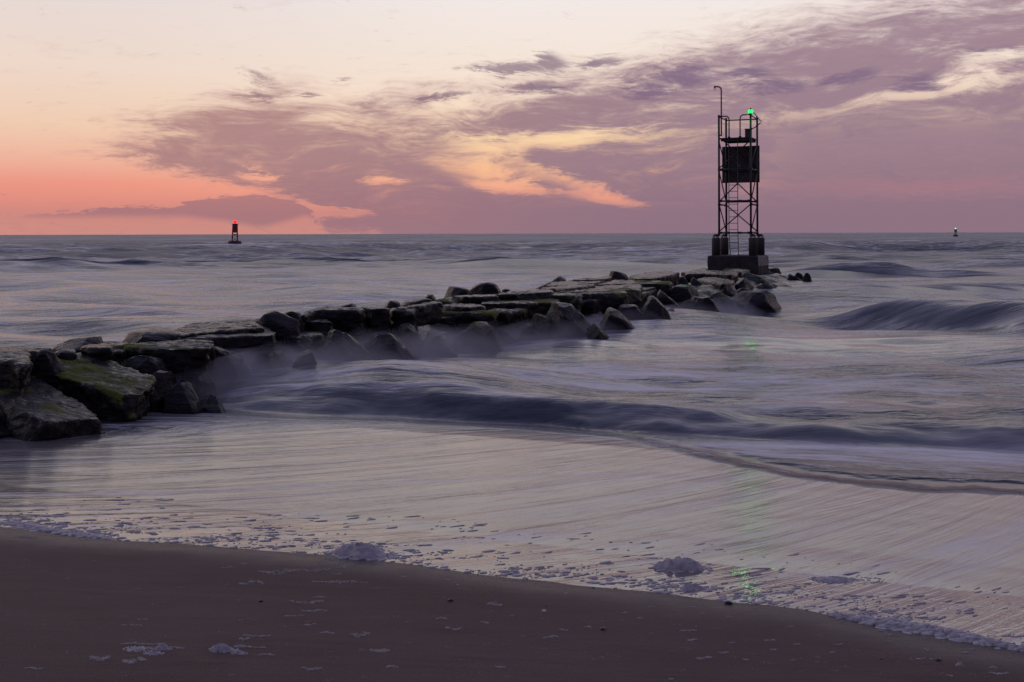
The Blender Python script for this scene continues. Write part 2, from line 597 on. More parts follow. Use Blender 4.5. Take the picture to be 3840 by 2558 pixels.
def sea():
    az = np.concatenate([np.linspace(-48, -29, 60)[:-1], np.linspace(-29, 29, 640), np.linspace(29, 48, 60)[1:]])
    v = np.concatenate([np.linspace(.62, .03, 640), np.linspace(.03, .0078, 110)[1:], .0078 * np.geomspace(1, .0095, 60)[1:]])
    r = H / v
    A, Rr = np.meshgrid(np.radians(az), r)
    x, y = Rr * np.sin(A), Rr * np.cos(A)
    res = np.abs(np.gradient(r))[:, None] + 0 * A
    res = np.maximum(res * .6, Rr * .0016)
    hgt, foam, filmw, s, t, facea = sea_fields(x, y, res)
    fade = np.clip(1.4 - Rr / 2500, 0, 1)
    hgt = hgt * fade
    calm = calm_field(x, y)
    foam = foam + .10 * calm * (1 - filmw)
    for cx, cy, rx, ry, ww in ((3500, 1715, 3.0, .55, .55), (2850, 1690, 1.5, .4, .35), (2300, 1440, 4, 1.0, .2)):
        c = at(cx, cy, .1)
        foam = foam + ww * np.exp(-((x - c.x) / rx) ** 2 - ((y - c.y) / ry) ** 2) * (1 - filmw)
    # foam swirling out from the near stones over the thin water
    for cx, cy, rx, ry, ww in ((150, 1650, 1.5, .75, 1.0), (600, 1615, 1.6, .45, .8), (1100, 1600, 1.8, .25, .6)):
        c = at(cx, cy, .15)
        sw = ww * np.exp(-((x - c.x) / rx) ** 2 - ((y - c.y) / ry) ** 2)
        filmw = filmw * (1 - .85 * sw)
        foam = np.maximum(foam, .75 * sw)
    # wrinkles where two sheets of backwash meet
    line = np.zeros_like(x)
    for pts, wd, ww in (([(-300, 1915, .26, 1), (300, 1890, .26, 1), (900, 1862, .25, .9), (1700, 1822, .23, .9), (2100, 1800, .22, 1), (2600, 1790, .22, .7), (2950, 1786, .2, 0)], .055, 1.0),
                        ([(500, 1900, .27, .6), (1100, 1880, .26, .8), (1700, 1852, .25, .9), (2300, 1812, .23, .7), (2900, 1806, .2, 0)], .035, .8),
                        ([(-300, 1960, .3, 0), (0, 1935, .3, .5), (500, 1912, .29, .5), (900, 1896, .28, 0)], .04, .6),
                        ([(2850, 2150, .36, .2), (3150, 2130, .35, .9), (3500, 2050, .33, .7), (3840, 1960, .3, .3)], .05, .8),
                        ([(2760, 2105, .36, .0), (2950, 2085, .35, .7), (3300, 2050, .33, .5), (3700, 1950, .3, 0)], .04, .7)):
        hv, dl = ridge(x, y, pts, 1e-3, 1e6)
        hv2, _ = ridge(x, y, [(p[0], p[1] + 60, p[2], p[3]) for p in pts], 1e-3, 1e6)
        line = np.maximum(line, ww * hv2 * np.exp(-(dl / wd) ** 2) * (.75 + .6 * pn2(x * 1.5, y * 5, 88)))
    th = np.radians(filmw * (15 + np.clip((x + 4) / 8, 0, 1) * 20) - (1 - filmw) * 6)
    uv = np.stack([x * np.cos(th) + y * np.sin(th), -x * np.sin(th) + y * np.cos(th)], -1)
    me = grid_mesh('sea', np.stack([x, y, hgt], -1), {'foam': foam, 'film': filmw, 'far': smooth(Rr, 15, 160), 'edge': s - edge_s(t), 'calm': calm, 'face': facea, 'line': line}, uv)
    return link('sea', me)


m_sea = mat_new('sea_water')
flow = attr('flow', True)
foam_a, film_a, far_a = attr('foam'), attr('film'), attr('far')
geo = node('ShaderNodeNewGeometry')
pos = X(geo.outputs['Position'])
calm_a = attr('calm')
edge_a = attr('edge')
wis = noise(mapping(flow, scale=(.30, 1.0, 1)), 1.0, 5, .60, 1.2)
wis2 = noise(mapping(flow, loc=(7, 3, 0), scale=(1.2, 4.6, 1)), 1.0, 4, .6, .8)
wis3 = noise(mapping(flow, loc=(1, 9, 0), scale=(.05, .12, 1)), 1.0, 4, .55, .5)
wis4 = noise(mapping(flow, loc=(4, 6, 0), scale=(.016, .030, 1)), 1.0, 5, .6, .4)
streak = noise(mapping(flow, loc=(2, 2, 0), scale=(.6, 9, 1)), 1.0, 4, .6, .9)
streak2 = noise(mapping(flow, loc=(5, 1, 0), scale=(.20, 2.6, 1)), 1.0, 5, .6, .9)
face_a = attr('face')
fm = foam_a - .42 + ((wis - .5) * 3.8 + (wis2 - .5) * 2.4 + (wis3 - .5) * 1.6 + (wis4 - .5) * far_a * 3.2) * (1 - face_a * .82)
foam_f = sstep(fm, -.35, .95) * (.90 - calm_a * .72)
foam_film = sstep((streak - .5) * .55 + (streak2 - .5) * 2.0, .02, .45) * .46
foam_film = (foam_film + attr('line') * .55).clamp()
fac = foam_f * (1 - film_a) + foam_film * film_a
hb = (wis * .7 + wis2 * .22) * (1 - film_a) * (1 - calm_a * .9) + (streak * .020 + streak2 * .085) * film_a + (wis3 * 6.0 + wis4 * 20.0) * far_a
ripple = noise(mapping(pos, rot=(0, 0, R(-20)), scale=(1, 1.6, 1)), 17, 2, .5) * sstep(edge_a, 1.4, .6) * film_a
nb = bump(hb * (1 - face_a * .8) + ripple * .006, .6, .26)
deep = mixc(film_a, (.012, .017, .028), (.135, .120, .112))
rough = (.22 - calm_a * .095 + far_a * .27) * (1 - film_a) + (.16 - sstep(edge_a, 1.25, .7) * .115) * film_a
wat = principled(base_color=deep, roughness=rough, ior=lstep(film_a, 0, 1, 1.34, 1.58), normal=nb)
foamc = principled(base_color=(.60, .57, .59), roughness=.45, ior=1.3, normal=nb)
finish(mixs(fac, wat, foamc))
sea_o = sea()
sea_o.data.materials.append(m_sea)
tag(sea_o, 'misty grey violet sea with soft broken surf', None, None, 'structure')


def beach():
    sv = np.concatenate([[-600, -200, -80, -40, -20, -10, -6], np.linspace(-4, 12.5, 300), [13.5, 16, 22, 40, 80, 200, 800, 4000, 20000]])
    tv = np.concatenate([[-20000, -3000, -600, -150, -60, -30, -20], np.linspace(-15, 12, 400), [16, 24, 50, 120, 500, 3000, 20000]])
    S, T = np.meshgrid(sv, tv, indexing='ij')
    x, y = NS[0] * S + NS[1] * T, NS[1] * S - NS[0] * T
    z = sand_z(x, y)
    P = np.stack([x, y, z], -1)[:, ::-1]
    e = (S - edge_s(T))[:, ::-1]
    me = grid_mesh('beach', P, {'edge': e})
    return link('beach', me)


m_sand = mat_new('wet_sand')
geo = node('ShaderNodeNewGeometry')
pos = X(geo.outputs['Position'])
ed = attr('edge')
wetn = ed + (noise(pos, 1.3, 4, .6) - .5) * .5
wet = sstep(wetn, -.60, .05).pow(1.6)
g1 = noise(pos, 230, 2, .6)
g2 = noise(mapping(pos, scale=(1, 2.2, 1)), 1.1, 5, .6)
g3 = noise(mapping(pos, rot=(0, 0, R(-22)), scale=(.5, 2.5, 1)), 3.2, 5, .62)
sc = mixc(sstep(g2, .3, .7), (.086, .052, .044), (.110, .068, .058))
sc = mixc(sstep(g3, .52, .72) * .4, sc, (.052, .031, .027))
sc = mixc(sstep(g1, .40, .70) * .75, sc, (.150, .105, .092))
sc = mixc(wet * .6, sc, (.036, .029, .028))
rg = .62 - wet * .40
finish(principled(base_color=sc, roughness=rg, ior=1.33, specular_ior_level=lstep(wet, 0, 1, .15, .5), normal=bump(g1 * .8 + g3 * 1.6 + noise(pos, 45, 4, .65) * .9 + noise(mapping(pos, rot=(0, 0, R(-20)), scale=(.6, 3, 1)), 9, 4, .6) * .8, .6, .014)))
beach_o = beach()
beach_o.data.materials.append(m_sand)
tag(beach_o, 'dark wet sand beach sloping to the surf', None, None, 'structure')

# ------------------------------------------------------------------ jetty stones
m_rock = mat_new('wet_granite')
geo = node('ShaderNodeNewGeometry')
pos = X(geo.outputs['Position'])
oi = node('ShaderNodeObjectInfo')
rnd = X(oi.outputs['Random'])
ocl = vmath('ADD', pos, xyz(rnd * 37, rnd * 53, rnd * 11))
nz_ = sep(X(geo.outputs['Normal']))[2]
moss_a = attr('moss')
grain = noise(mapping(ocl, rot=(0, 0, R(-18)), scale=(.9, 6.5, 5.0)), 2.6, 5, .6, .6)
gr2 = noise(ocl, 9, 6, .65)
gr3 = noise(ocl, 38, 4, .65)
patch = noise(ocl, 1.5, 5, .62, .4)
base = mixc(sstep(gr2, .3, .7), (.004, .003, .004), (.013, .010, .011))
base = mixc(sstep(patch, .5, .72) * .5, base, (.020, .015, .016))
mz = sstep(moss_a + (patch - .5) * 3.0 + (gr2 - .5) * 1.0 + (grain - .5) * .8 + nz_ * .45, .82, 1.20) * sstep(nz_, .0, .55)
mossc = mixc(sstep(gr3, .3, .7), (.026, .034, .005), (.190, .200, .012))
mossc = mixc(sstep(grain, .35, .7), mossc, (.055, .066, .010))
basec = mixc(mz * .92, base, mossc)
wetr = sstep(grain + (patch - .5) * .9, .36, .66)
pud = sstep(patch + (grain - .5) * .7, .50, .62)
rr = (.11 + wetr * .22) * (1 - mz) + .75 * mz
nb = bump(grain * 1.7 + gr2 * .40 + gr3 * .10, .75, .045)
finish(principled(base_color=basec, roughness=rr, ior=1.36, specular_ior_level=.28, normal=nb))


def voxelise(verts, faces, voxel, it):
    """closed rough shape -> even quad mesh with worn edges"""
    me = bpy.data.meshes.new('tmp')
    me.from_pydata([tuple(v) for v in verts], [], faces)
    bm = bmesh.new()
    bm.from_mesh(me)
    bmesh.ops.recalc_face_normals(bm, faces=bm.faces)
    bm.to_mesh(me)
    bm.free()
    o = bpy.data.objects.new('tmp', me)
    col.objects.link(o)
    m = o.modifiers.new('r', 'REMESH')
    m.mode = 'VOXEL'
    m.voxel_size = voxel
    m2 = o.modifiers.new('s', 'SMOOTH')
    m2.factor = .5
    m2.iterations = it
    dg = bpy.context.evaluated_depsgraph_get()
    out = bpy.data.meshes.new_from_object(o.evaluated_get(dg))
    bpy.data.objects.remove(o)
    bpy.data.meshes.remove(me)
    return out


def roughen(me, d, seed, amp=1.0, moss=0.0, cuts=8, depth=.1):
    n = len(me.vertices)
    co = np.empty(n * 3, np.float32); me.vertices.foreach_get('co', co); co = co.reshape(-1, 3).astype(float)
    # split faces: trim the block with random planes
    r = np.random.default_rng(seed)
    c0 = (co.min(0) + co.max(0)) / 2
    for _ in range(cuts):
        nn = r.normal(size=3) * (1, 1, .8)
        nn[2] = abs(nn[2]) * .8 + .05
        nn /= np.linalg.norm(nn)
        dd = (co - c0) @ nn
        lim = dd.max() - r.uniform(.02, depth) * (dd.max() - dd.min())
        k = np.maximum(0, dd - lim)
        co = co - (k * .93)[:, None] * nn
    me.vertices.foreach_set('co', co.astype(np.float32).reshape(-1))
    me.update()
    no = np.empty(n * 3, np.float32); me.vertices.foreach_get('normal', no); no = no.reshape(-1, 3)
    x, y, z = co.T
    h = .045 * pn3(x * 1.1, y * 1.1, z * 1.6, seed) + .030 * (0.45 - np.abs(pn3(x * 2.3, y * 2.3, z * 3.4, seed + 1)) * 1.6)
    h += .024 * pn3(x * 5.5, y * 5.5, z * 8, seed + 2) - .03 * np.maximum(0, .12 - np.abs(pn3(x * 1.7, y * 1.7, z * 2.6, seed + 7))) / .12
    # broken steps along the grain
    st = pn3(x * .9, y * .9, z * 4.5, seed + 5)
    h += .022 * (np.round(st * 4) / 4 - st)
    if d < 26 and cuts < 8:                       # weathered grain along the slabs
        gx = x * .95 - y * .31; gy = x * .31 + y * .95
        h += .030 * (.4 - np.abs(pn3(gx * 1.1, gy * 6.5, z * 6, seed + 9)) * 1.6)
    if d < 24:
        h += .011 * pn3(x * 13, y * 13, z * 16, seed + 3)
    if cuts < 8: h = h * (1 - .5 * np.clip(no[:, 2], 0, 1))      # slabs keep flat tops
    co = co + no * (h * amp)[:, None]
    me.vertices.foreach_set('co', co.astype(np.float32).reshape(-1))
    me.update()
    a = me.attributes.new('moss', 'FLOAT', 'POINT')
    a.data.foreach_set('value', np.full(n, moss, np.float32))


JETTY_WATER = .36          # the surge stands a little higher against the stones
K = {5: (0, 1150, 2.354), 6: (800, 1000, 2.6156), 7: (1500, 960, 2.6156), 8: (2200, 900, 2.6156)}


def src(k, p):
    x0, y0, s = K[k]
    return p[0] / s + x0, p[1] / s + y0


jetty = empty('stone_jetty', tuple(at(1300, 1250, 0)))
tag(jetty, 'long breakwater of dark mossy granite slabs running out to the light tower', 'jetty')
seed_n = [100]


def place(name, me, parent, label=None):
    c = np.empty(len(me.vertices) * 3, np.float32); me.vertices.foreach_get('co', c); c = c.reshape(-1, 3)
    o0 = np.array([(c[:, 0].min() + c[:, 0].max()) / 2, (c[:, 1].min() + c[:, 1].max()) / 2, c[:, 2].min()])
    me.vertices.foreach_set('co', (c - o0).astype(np.float32).reshape(-1)); me.update()
    o = link(name, me, m_rock, parent)
    if parent is not None:
        o.location = Vector(o0) - parent.location
    else:
        o.location = o0
    if label: o['label'] = label
    return o


def slab(k, poly, z0, t, a=0.0, b=0.0, moss=.2, label=None, name='slab'):
    P = [src(k, p) for p in poly]
    cx, cy = sum(p[0] for p in P) / len(P), sum(p[1] for p in P) / len(P)
    P = [(cx + (p[0] - cx) * 1.035, cy + (p[1] - cy) * 1.035) for p in P]
    c = at(cx, cy, z0)
    top = []
    for px, py in P:
        u, v = ray(px, py)
        d = (H - z0 + a * c.x + b * c.y) / (v + a * u + b)
        top.append(Vector((u * d, d, H - v * d)))
    m = sum(top, Vector()) / len(top)
    n = len(top)
    bot = []
    rs = random.Random(seed_n[0])
    for p in top:
        q = m + (p - m) * rs.uniform(.84, 1.0)
        bot.append(Vector((q.x, q.y, p.z - t * rs.uniform(.92, 1.08))))
    d = m.y
    vox = max(.02, d * .0018)
    faces = [list(range(n))] + [list(range(2 * n - 1, n - 1, -1))] + [[i, (i + 1) % n, n + (i + 1) % n, n + i] for i in range(n)]
    me = voxelise(top + bot, faces, vox, 1)
    seed_n[0] += 1
    roughen(me, d, seed_n[0], 1.0, moss, 6, .045)
    return place(name, me, jetty, label)


def boulder(k, poly, d, moss=.15, base=None, deep=1.0, parent=True, label=None, name='boulder'):
    S = [src(k, p) for p in poly]
    if base is not None and base < 0:          # stands in the water: its foot gives the distance
        low_p = max(S, key=lambda p: p[1])
        dw = at(low_p[0], low_p[1], JETTY_WATER).y
        d = min(d, dw) if k < 7 else dw
    mx, my = sum(p[0] for p in S) / len(S), sum(p[1] for p in S) / len(S)
    S = [(mx + (p[0] - mx) * 1.18, my + (p[1] - my) * 1.14) for p in S]
    P = [atd(*p, d) for p in S]
    m = sum(P, Vector()) / len(P)
    w = max(p.x for p in P) - min(p.x for p in P)
    h = max(p.z for p in P) - min(p.z for p in P)
    T = deep * (.32 * w + .35 * h)
    zmin = min(p.z for p in P)
    drop = (zmin - base) if base is not None else .25
    drop = max(drop, .05)
    rs = random.Random(seed_n[0] * 3 + 1)
    rings = []
    n = len(P)
    for dy, sc, dz in ((-.95, .70, -.22), (-.6, .95, -.05), (0, 1.0, 0), (.6, .95, -.02), (1.0, .7, -.12)):
        jx, jz = rs.uniform(-.08, .08) * w, rs.uniform(-.06, .04) * h
        ring = []
        for p in P:
            q = m + (p - m) * (sc if dy else 1.0)
            zz = q.z + (dz * h + jz if dy else 0)
            low = max(0.0, (m.z - p.z) / (m.z - zmin + 1e-6))
            zz -= low * (drop + (.1 * h if dy else 0))
            q = q + Vector((math.copysign(1, p.x - m.x) * .30 * drop * low, 0, 0))
            if low > 0 and dy: q = q + (p - m) * (.12 * low)
            ring.append(Vector((q.x + (jx if dy else 0), d + dy * T * rs.uniform(.85, 1.12), zz)))
        rings.append(ring)
    verts = [v for r in rings for v in r]
    faces = []
    for r in range(4):
        for i in range(n):
            j = (i + 1) % n
            faces.append([r * n + i, r * n + j, (r + 1) * n + j, (r + 1) * n + i])
    faces.append(list(range(n)))
    faces.append(list(range(4 * n, 5 * n)))
    me = voxelise(verts, faces, max(.02, d * .0018), 1)
    seed_n[0] += 1
    roughen(me, d, seed_n[0], min(.5, .2 + .35 * h), moss, 16, .15)
    return place(name, me, jetty if parent else None, label)


# --- near end (left edge of the picture)
slab(5, [(-160, 800), (0, 832), (70, 885), (200, 965), (228, 1060), (120, 1110), (-160, 1140)], .42, .8, -.25, .10, .1)
slab(5, [(-200, 540), (0, 562), (215, 560), (330, 640), (600, 790), (845, 945), (858, 985), (700, 988), (420, 1020), (235, 985), (70, 885), (0, 825), (-200, 740)], .585, .80, -.20, .05, .42,
     'broad wet slab striped with grain, tilted down into the foam')
slab(5, [(262, 520), (350, 452), (530, 455), (640, 405), (760, 405), (900, 450), (1100, 525), (1330, 605), (1352, 650), (1270, 745), (1185, 800), (1090, 785), (850, 705), (600, 628), (450, 590)], .70, .52, -.17, .08, .60,
     'large tilted slab with bright green moss across its top')
slab(5, [(1235, 830), (1290, 770), (1380, 745), (1450, 790), (1550, 880), (1540, 912), (1400, 925), (1300, 885)], .24, .5, -.2, .22, .6)
slab(5, [(900, 985), (960, 940), (1060, 905), (1180, 950), (1235, 990), (1100, 1012)], .08, .35, 0, .2, .4)
slab(5, [(-160, 400), (0, 365), (150, 380), (270, 420), (292, 450), (220, 492), (180, 502), (110, 482), (0, 478), (-160, 472)], .95, .42, 0, 0, .1)
slab(5, [(-160, 352), (110, 352), (420, 356), (340, 402), (270, 415), (100, 378), (-160, 380)], .93, .4, 0, 0, .1)
boulder(5, [(290, 462), (330, 380), (400, 362), (480, 375), (520, 430), (510, 467), (400, 464)], 13.0)
boulder(5, [(470, 362), (560, 338), (620, 340), (668, 395), (610, 438), (530, 435), (500, 400)], 13.7)
boulder(5, [(412, 353), (520, 325), (640, 285), (830, 270), (1000, 283), (1010, 300), (820, 330), (700, 362), (500, 366)], 15.2, .1, .5)
boulder(5, [(985, 290), (1130, 240), (1300, 208), (1480, 222), (1620, 250), (1450, 288), (1280, 322), (1100, 318)], 16.2, .15, .5)
slab(5, [(690, 358), (850, 325), (960, 318), (985, 345), (980, 364), (800, 364)], .92, .3)
slab(5, [(820, 318), (900, 297), (1000, 300), (1290, 320), (1450, 297), (1850, 300), (1900, 330), (1840, 362), (1300, 368), (1000, 345)], .84, .4, 0, 0, .45)
slab(5, [(650, 366), (760, 358), (1180, 370), (1050, 398), (850, 392), (700, 394)], .80, .42, 0, 0, .35)
slab(5, [(1060, 388), (1190, 368), (1400, 364), (1602, 400), (1590, 422), (1380, 414)], .72, .42, 0, 0, .35)
slab(5, [(1310, 370), (1500, 358), (1850, 362), (1856, 380), (1700, 388), (1420, 388)], .76, .45, 0, 0, .8, 'narrow slab edge covered in yellow green moss')
boulder(5, [(1055, 450), (1150, 400), (1280, 370), (1370, 390), (1440, 460), (1520, 540), (1500, 590), (1300, 600), (1110, 540)], 14.5, .1, .05)
boulder(5, [(1850, 360), (1960, 290), (2030, 320), (2100, 360), (2070, 420), (1950, 440), (1870, 420)], 15.6, .1, .05)
boulder(5, [(1640, 500), (1700, 420), (1760, 470), (1820, 540), (1780, 600), (1660, 600)], 14.6, .0, -.1)
boulder(5, [(1320, 590), (1460, 550), (1530, 600), (1565, 665), (1440, 720), (1420, 790), (1340, 770)], 13.6, .0, -.2)
boulder(5, [(1450, 720), (1600, 660), (1700, 720), (1765, 795), (1600, 810), (1470, 790)], 13.4, .0, -.2)
boulder(5, [(1740, 800), (1790, 750), (1850, 718), (1960, 795), (1850, 806)], 13.7, .0, -.2)
boulder(5, [(2060, 425), (2080, 380), (2150, 375), (2208, 412), (2150, 430)], 15.7, .0, -.1)
# --- the long flat middle
slab(6, [(-615, 712), (-300, 650), (0, 612), (350, 600), (480, 585), (600, 640), (605, 668), (300, 678), (0, 695), (-300, 710)], .84, .5, 0, 0, .15, 'long smooth slab with a straight dark front edge')
slab(6, [(0, 533), (130, 528), (400, 518), (420, 560), (500, 592), (350, 606), (0, 632), (-200, 650), (-440, 682), (-350, 602), (-180, 556)], .90, .5, 0, 0, .15)
slab(6, [(-440, 640), (-330, 595), (-200, 556), (-100, 545), (-150, 600), (-330, 660)], .88, .5, 0, 0, .5)
boulder(6, [(410, 502), (480, 450), (620, 432), (680, 458), (800, 480), (822, 497), (600, 514)], 18.2, .1, .5)
boulder(6, [(685, 462), (790, 403), (850, 440), (882, 490), (780, 494)], 18.8, .05, .6)
slab(6, [(398, 532), (420, 503), (600, 488), (800, 490), (1000, 500), (1150, 522), (1196, 547), (1000, 547), (700, 520), (480, 514)], .85, .38, 0, 0, .1)
slab(6, [(430, 572), (500, 548), (800, 558), (1192, 598), (1150, 622), (1060, 645), (1062, 682), (850, 702), (600, 664), (520, 604)], .70, .5, 0, 0, .05)
slab(6, [(885, 482), (915, 430), (960, 405), (1100, 392), (1470, 389), (1492, 420), (1420, 432), (1000, 432)], 1.0, .42, 0, .05, .05)
slab(6, [(1425, 402), (1480, 390), (1740, 399), (1742, 408), (1560, 413)], .99, .42, 0, 0, .1)
slab(6, [(900, 482), (1000, 450), (1100, 440), (1300, 455), (1582, 480), (1500, 488), (1200, 492)], .85, .35, 0, 0, .05)
slab(6, [(930, 492), (1200, 487), (1582, 484), (1602, 500), (1500, 517), (1230, 527), (1000, 512)], .78, .35, 0, 0, .2)
boulder(6, [(1208, 387), (1230, 368), (1270, 375), (1370, 355), (1412, 370), (1412, 392)], 22.5, .05, .7)
slab(6, [(1735, 412), (1900, 394), (2002, 410), (1950, 432), (1760, 424)], .95, .55, 0, 0, .2)
slab(6, [(1735, 407), (2000, 368), (2180, 338), (2225, 360), (2000, 392), (1850, 413)], 1.0, .35, 0, .05, .1)
boulder(6, [(1663, 382), (1720, 335), (1790, 328), (1832, 350), (1800, 384)], 24.5, .15, .6)
boulder(6, [(1808, 380), (1900, 335), (2060, 315), (2155, 332), (2000, 364), (1900, 384)], 25, .45, .6)
boulder(6, [(2050, 328), (2110, 265), (2150, 275), (2180, 250), (2207, 287), (2150, 332), (2100, 337)], 25.8, .1, .6)
slab(6, [(1556, 502), (1620, 465), (1700, 459), (1900, 500), (1922, 512), (1800, 544), (1600, 552), (1530, 542)], .75, .5, 0, .08, .5)
slab(6, [(1190, 562), (1400, 543), (1650, 560), (1762, 590), (1700, 612), (1340, 604), (1200, 602)], .62, .45, 0, 0, .5)
slab(6, [(1335, 642), (1600, 609), (1900, 609), (1965, 640), (1800, 658), (1720, 655), (1480, 668)], .55, .5, 0, 0, .1)
boulder(6, [(1060, 690), (1088, 610), (1140, 584), (1190, 605), (1300, 610), (1340, 640), (1460, 680), (1540, 770), (1400, 800), (1100, 760)], 17.3, .05, -.2)
boulder(6, [(1480, 690), (1700, 655), (1870, 640), (1972, 652), (2035, 730), (2062, 842), (1800, 866), (1540, 856), (1500, 770)], 18.1, .12, -.25, .8)
boulder(6, [(1760, 562), (1850, 540), (1940, 560), (1995, 612), (1960, 645), (1800, 610)], 19.8, .55, .1)
boulder(6, [(360, 860), (430, 790), (560, 760), (700, 800), (785, 865), (560, 876)], 16.2, .0, -.2)
boulder(6, [(770, 890), (800, 760), (835, 726), (930, 775), (1070, 892), (900, 905)], 16.0, .0, -.2)
# --- middle right
boulder(7, [(443, 388), (470, 320), (520, 305), (620, 315), (700, 350), (762, 372), (600, 388)], 27.6, .05, .7)
boulder(7, [(693, 350), (725, 262), (770, 254), (800, 265), (870, 254), (977, 290), (982, 348), (940, 364), (800, 374)], 28.6, .05, .7, 1.0, True, 'upright dark block standing on top of the slabs')
boulder(7, [(978, 348), (1000, 330), (1060, 320), (1107, 342)], 29.2, .1, .7)
boulder(7, [(1305, 328), (1400, 280), (1500, 240), (1560, 195), (1600, 190), (1655, 236), (1590, 242), (1500, 270), (1420, 305)], 33.5, .05, .6, 1.0, True, 'dark wedge of rock rising to a point')
slab(7, [(500, 388), (700, 377), (982, 371), (962, 401), (800, 397), (640, 400)], .95, .4, 0, 0, .05)
slab(7, [(908, 367), (1100, 344), (1330, 321), (1502, 330), (1490, 354), (1180, 367)], 1.0, .4, 0, 0, .2)
slab(7, [(968, 392), (1190, 362), (1500, 352), (1762, 374), (1777, 395), (1650, 384), (1300, 384)], .94, .55, 0, 0, .35)
boulder(7, [(388, 468), (400, 430), (450, 425), (545, 462), (480, 472)], 25.2, .0, .5)
boulder(7, [(782, 444), (795, 400), (860, 400), (902, 448)], 25.7, .1, .5)
slab(7, [(330, 432), (480, 393), (780, 400), (787, 442), (620, 448), (540, 443), (400, 432)], .85, .4, 0, 0, .45)
slab(7, [(388, 487), (520, 465), (700, 457), (855, 490), (650, 503), (450, 498)], .83, .35, 0, 0, .2)
slab(7, [(788, 462), (940, 420), (1250, 419), (1550, 424), (1562, 452), (1420, 453), (1200, 468)], .85, .5, 0, 0, .6)
slab(7, [(100, 522), (350, 495), (600, 494), (800, 518), (962, 545), (940, 563), (640, 553), (300, 543)], .75, .4, 0, 0, .8, 'slab with a bright band of green moss facing the surf')
slab(7, [(80, 592), (120, 540), (300, 535), (520, 560), (700, 570), (722, 592), (520, 604), (300, 608)], .65, .55, 0, 0, .45)
slab(7, [(700, 562), (760, 530), (960, 545), (1022, 570), (972, 584), (730, 579)], .64, .8, 0, 0, .5)
slab(7, [(858, 507), (1080, 510), (1250, 480), (1284, 500), (1180, 532), (1060, 552), (960, 547)], .75, .45, 0, 0, .4)
boulder(7, [(1043, 605), (1080, 540), (1140, 524), (1222, 604), (1180, 656), (1050, 660)], 24.2, .3, -.1)
boulder(7, [(1213, 625), (1260, 570), (1320, 557), (1430, 590), (1565, 652), (1605, 725), (1400, 712), (1250, 650)], 22.2, .5, -.2)
boulder(7, [(1137, 715), (1190, 660), (1290, 630), (1435, 735), (1250, 742)], 21.3, .0, -.2)
boulder(7, [(1350, 565), (1400, 490), (1460, 444), (1520, 455), (1640, 480), (1720, 469), (1800, 540), (1860, 640), (1908, 724), (1700, 728), (1600, 700), (1500, 630)], 23.6, .3, -.25, .8, True, 'large dark hump of rock at the waterline')
boulder(7, [(1795, 545), (1860, 600), (2005, 680), (2045, 772), (1900, 712)], 23.0, .05, -.2)
boulder(7, [(1888, 575), (1960, 509), (2060, 504), (2150, 550), (2282, 640), (2295, 694), (2100, 702), (1980, 650)], 25.6, .1, -.25)
slab(7, [(1628, 467), (1700, 459), (1850, 480), (1950, 500), (2002, 510), (1890, 567), (1810, 542)], .55, .6, 0, .05, .55)
slab(7, [(1778, 412), (1900, 394), (2050, 394), (2067, 416), (1900, 433), (1778, 433)], .80, .7, 0, 0, .4)
slab(7, [(1758, 372), (1800, 340), (2100, 329), (2232, 345), (2240, 360), (2200, 364), (1900, 368)], .93, .85, 0, 0, .45)
slab(7, [(1358, 312), (1500, 295), (1900, 259), (1907, 286), (1740, 302), (1500, 328)], 1.0, .35, 0, 0, .1)
slab(7, [(1428, 292), (1500, 255), (1700, 235), (2012, 219), (2000, 242), (1900, 264), (1720, 278)], 1.0, .4, 0, 0, .15)
slab(7, [(1678, 227), (1800, 217), (1960, 209), (2082, 207), (2010, 224), (1720, 238)], 1.04, .4, 0, 0, .05)
slab(7, [(1498, 348), (1740, 319), (1900, 290), (1908, 313), (1800, 338), (1600, 352)], .94, .4, 0, 0, .4)
slab(7, [(1808, 333), (1920, 294), (2200, 280), (2360, 275), (2360, 332), (2230, 338), (1900, 348)], .94, .45, 0, 0, .4)
slab(7, [(478, 694), (620, 660), (820, 654), (864, 690), (760, 718), (600, 742)], .35, .6, 0, .05, .45)
boulder(7, [(810, 670), (850, 680), (900, 740), (960, 800), (1050, 812), (900, 830), (830, 800)], 19.6, .35, -.2)
boulder(7, [(198, 806), (240, 720), (300, 709), (372, 745), (330, 800)], 20.2, .1, -.2)
boulder(7, [(298, 810), (380, 750), (460, 780), (605, 862), (420, 858)], 19.6, .0, -.2)
boulder(7, [(2148, 545), (2220, 524), (2302, 570), (2304, 604), (2200, 600)], 27.2, .1, -.2)
boulder(7, [(2225, 560), (2260, 440), (2310, 400), (2354, 460), (2354, 600), (2280, 610)], 28.5, .15, -.2)
# --- head of the jetty
boulder(8, [(228, 364), (240, 310), (290, 304), (350, 325), (400, 355), (442, 377), (350, 394), (250, 390)], 38, .05, .6, 1.0, True, 'angular dark rock perched on the far slabs')
slab(8, [(0, 383), (140, 355), (237, 338), (237, 366), (60, 392)], 1.0, .4, 0, 0, .1)
slab(8, [(0, 422), (70, 400), (330, 390), (482, 399), (482, 427), (100, 438)], .94, .4, 0, 0, .3)
slab(8, [(408, 352), (500, 330), (640, 310), (780, 299), (902, 320), (820, 347), (650, 373), (480, 383)], .95, .5, 0, 0, .15)
boulder(8, [(556, 318), (585, 297), (634, 314)], 42, .1, .6)
boulder(8, [(710, 312), (740, 297), (790, 300), (800, 312)], 44, .1, .6)
boulder(8, [(648, 384), (700, 350), (780, 340), (882, 330), (832, 392), (720, 398)], 39, .1, .4)
slab(8, [(68, 437), (200, 400), (500, 394), (832, 405), (820, 428), (600, 423), (350, 428)], .90, .35, 0, 0, .6)
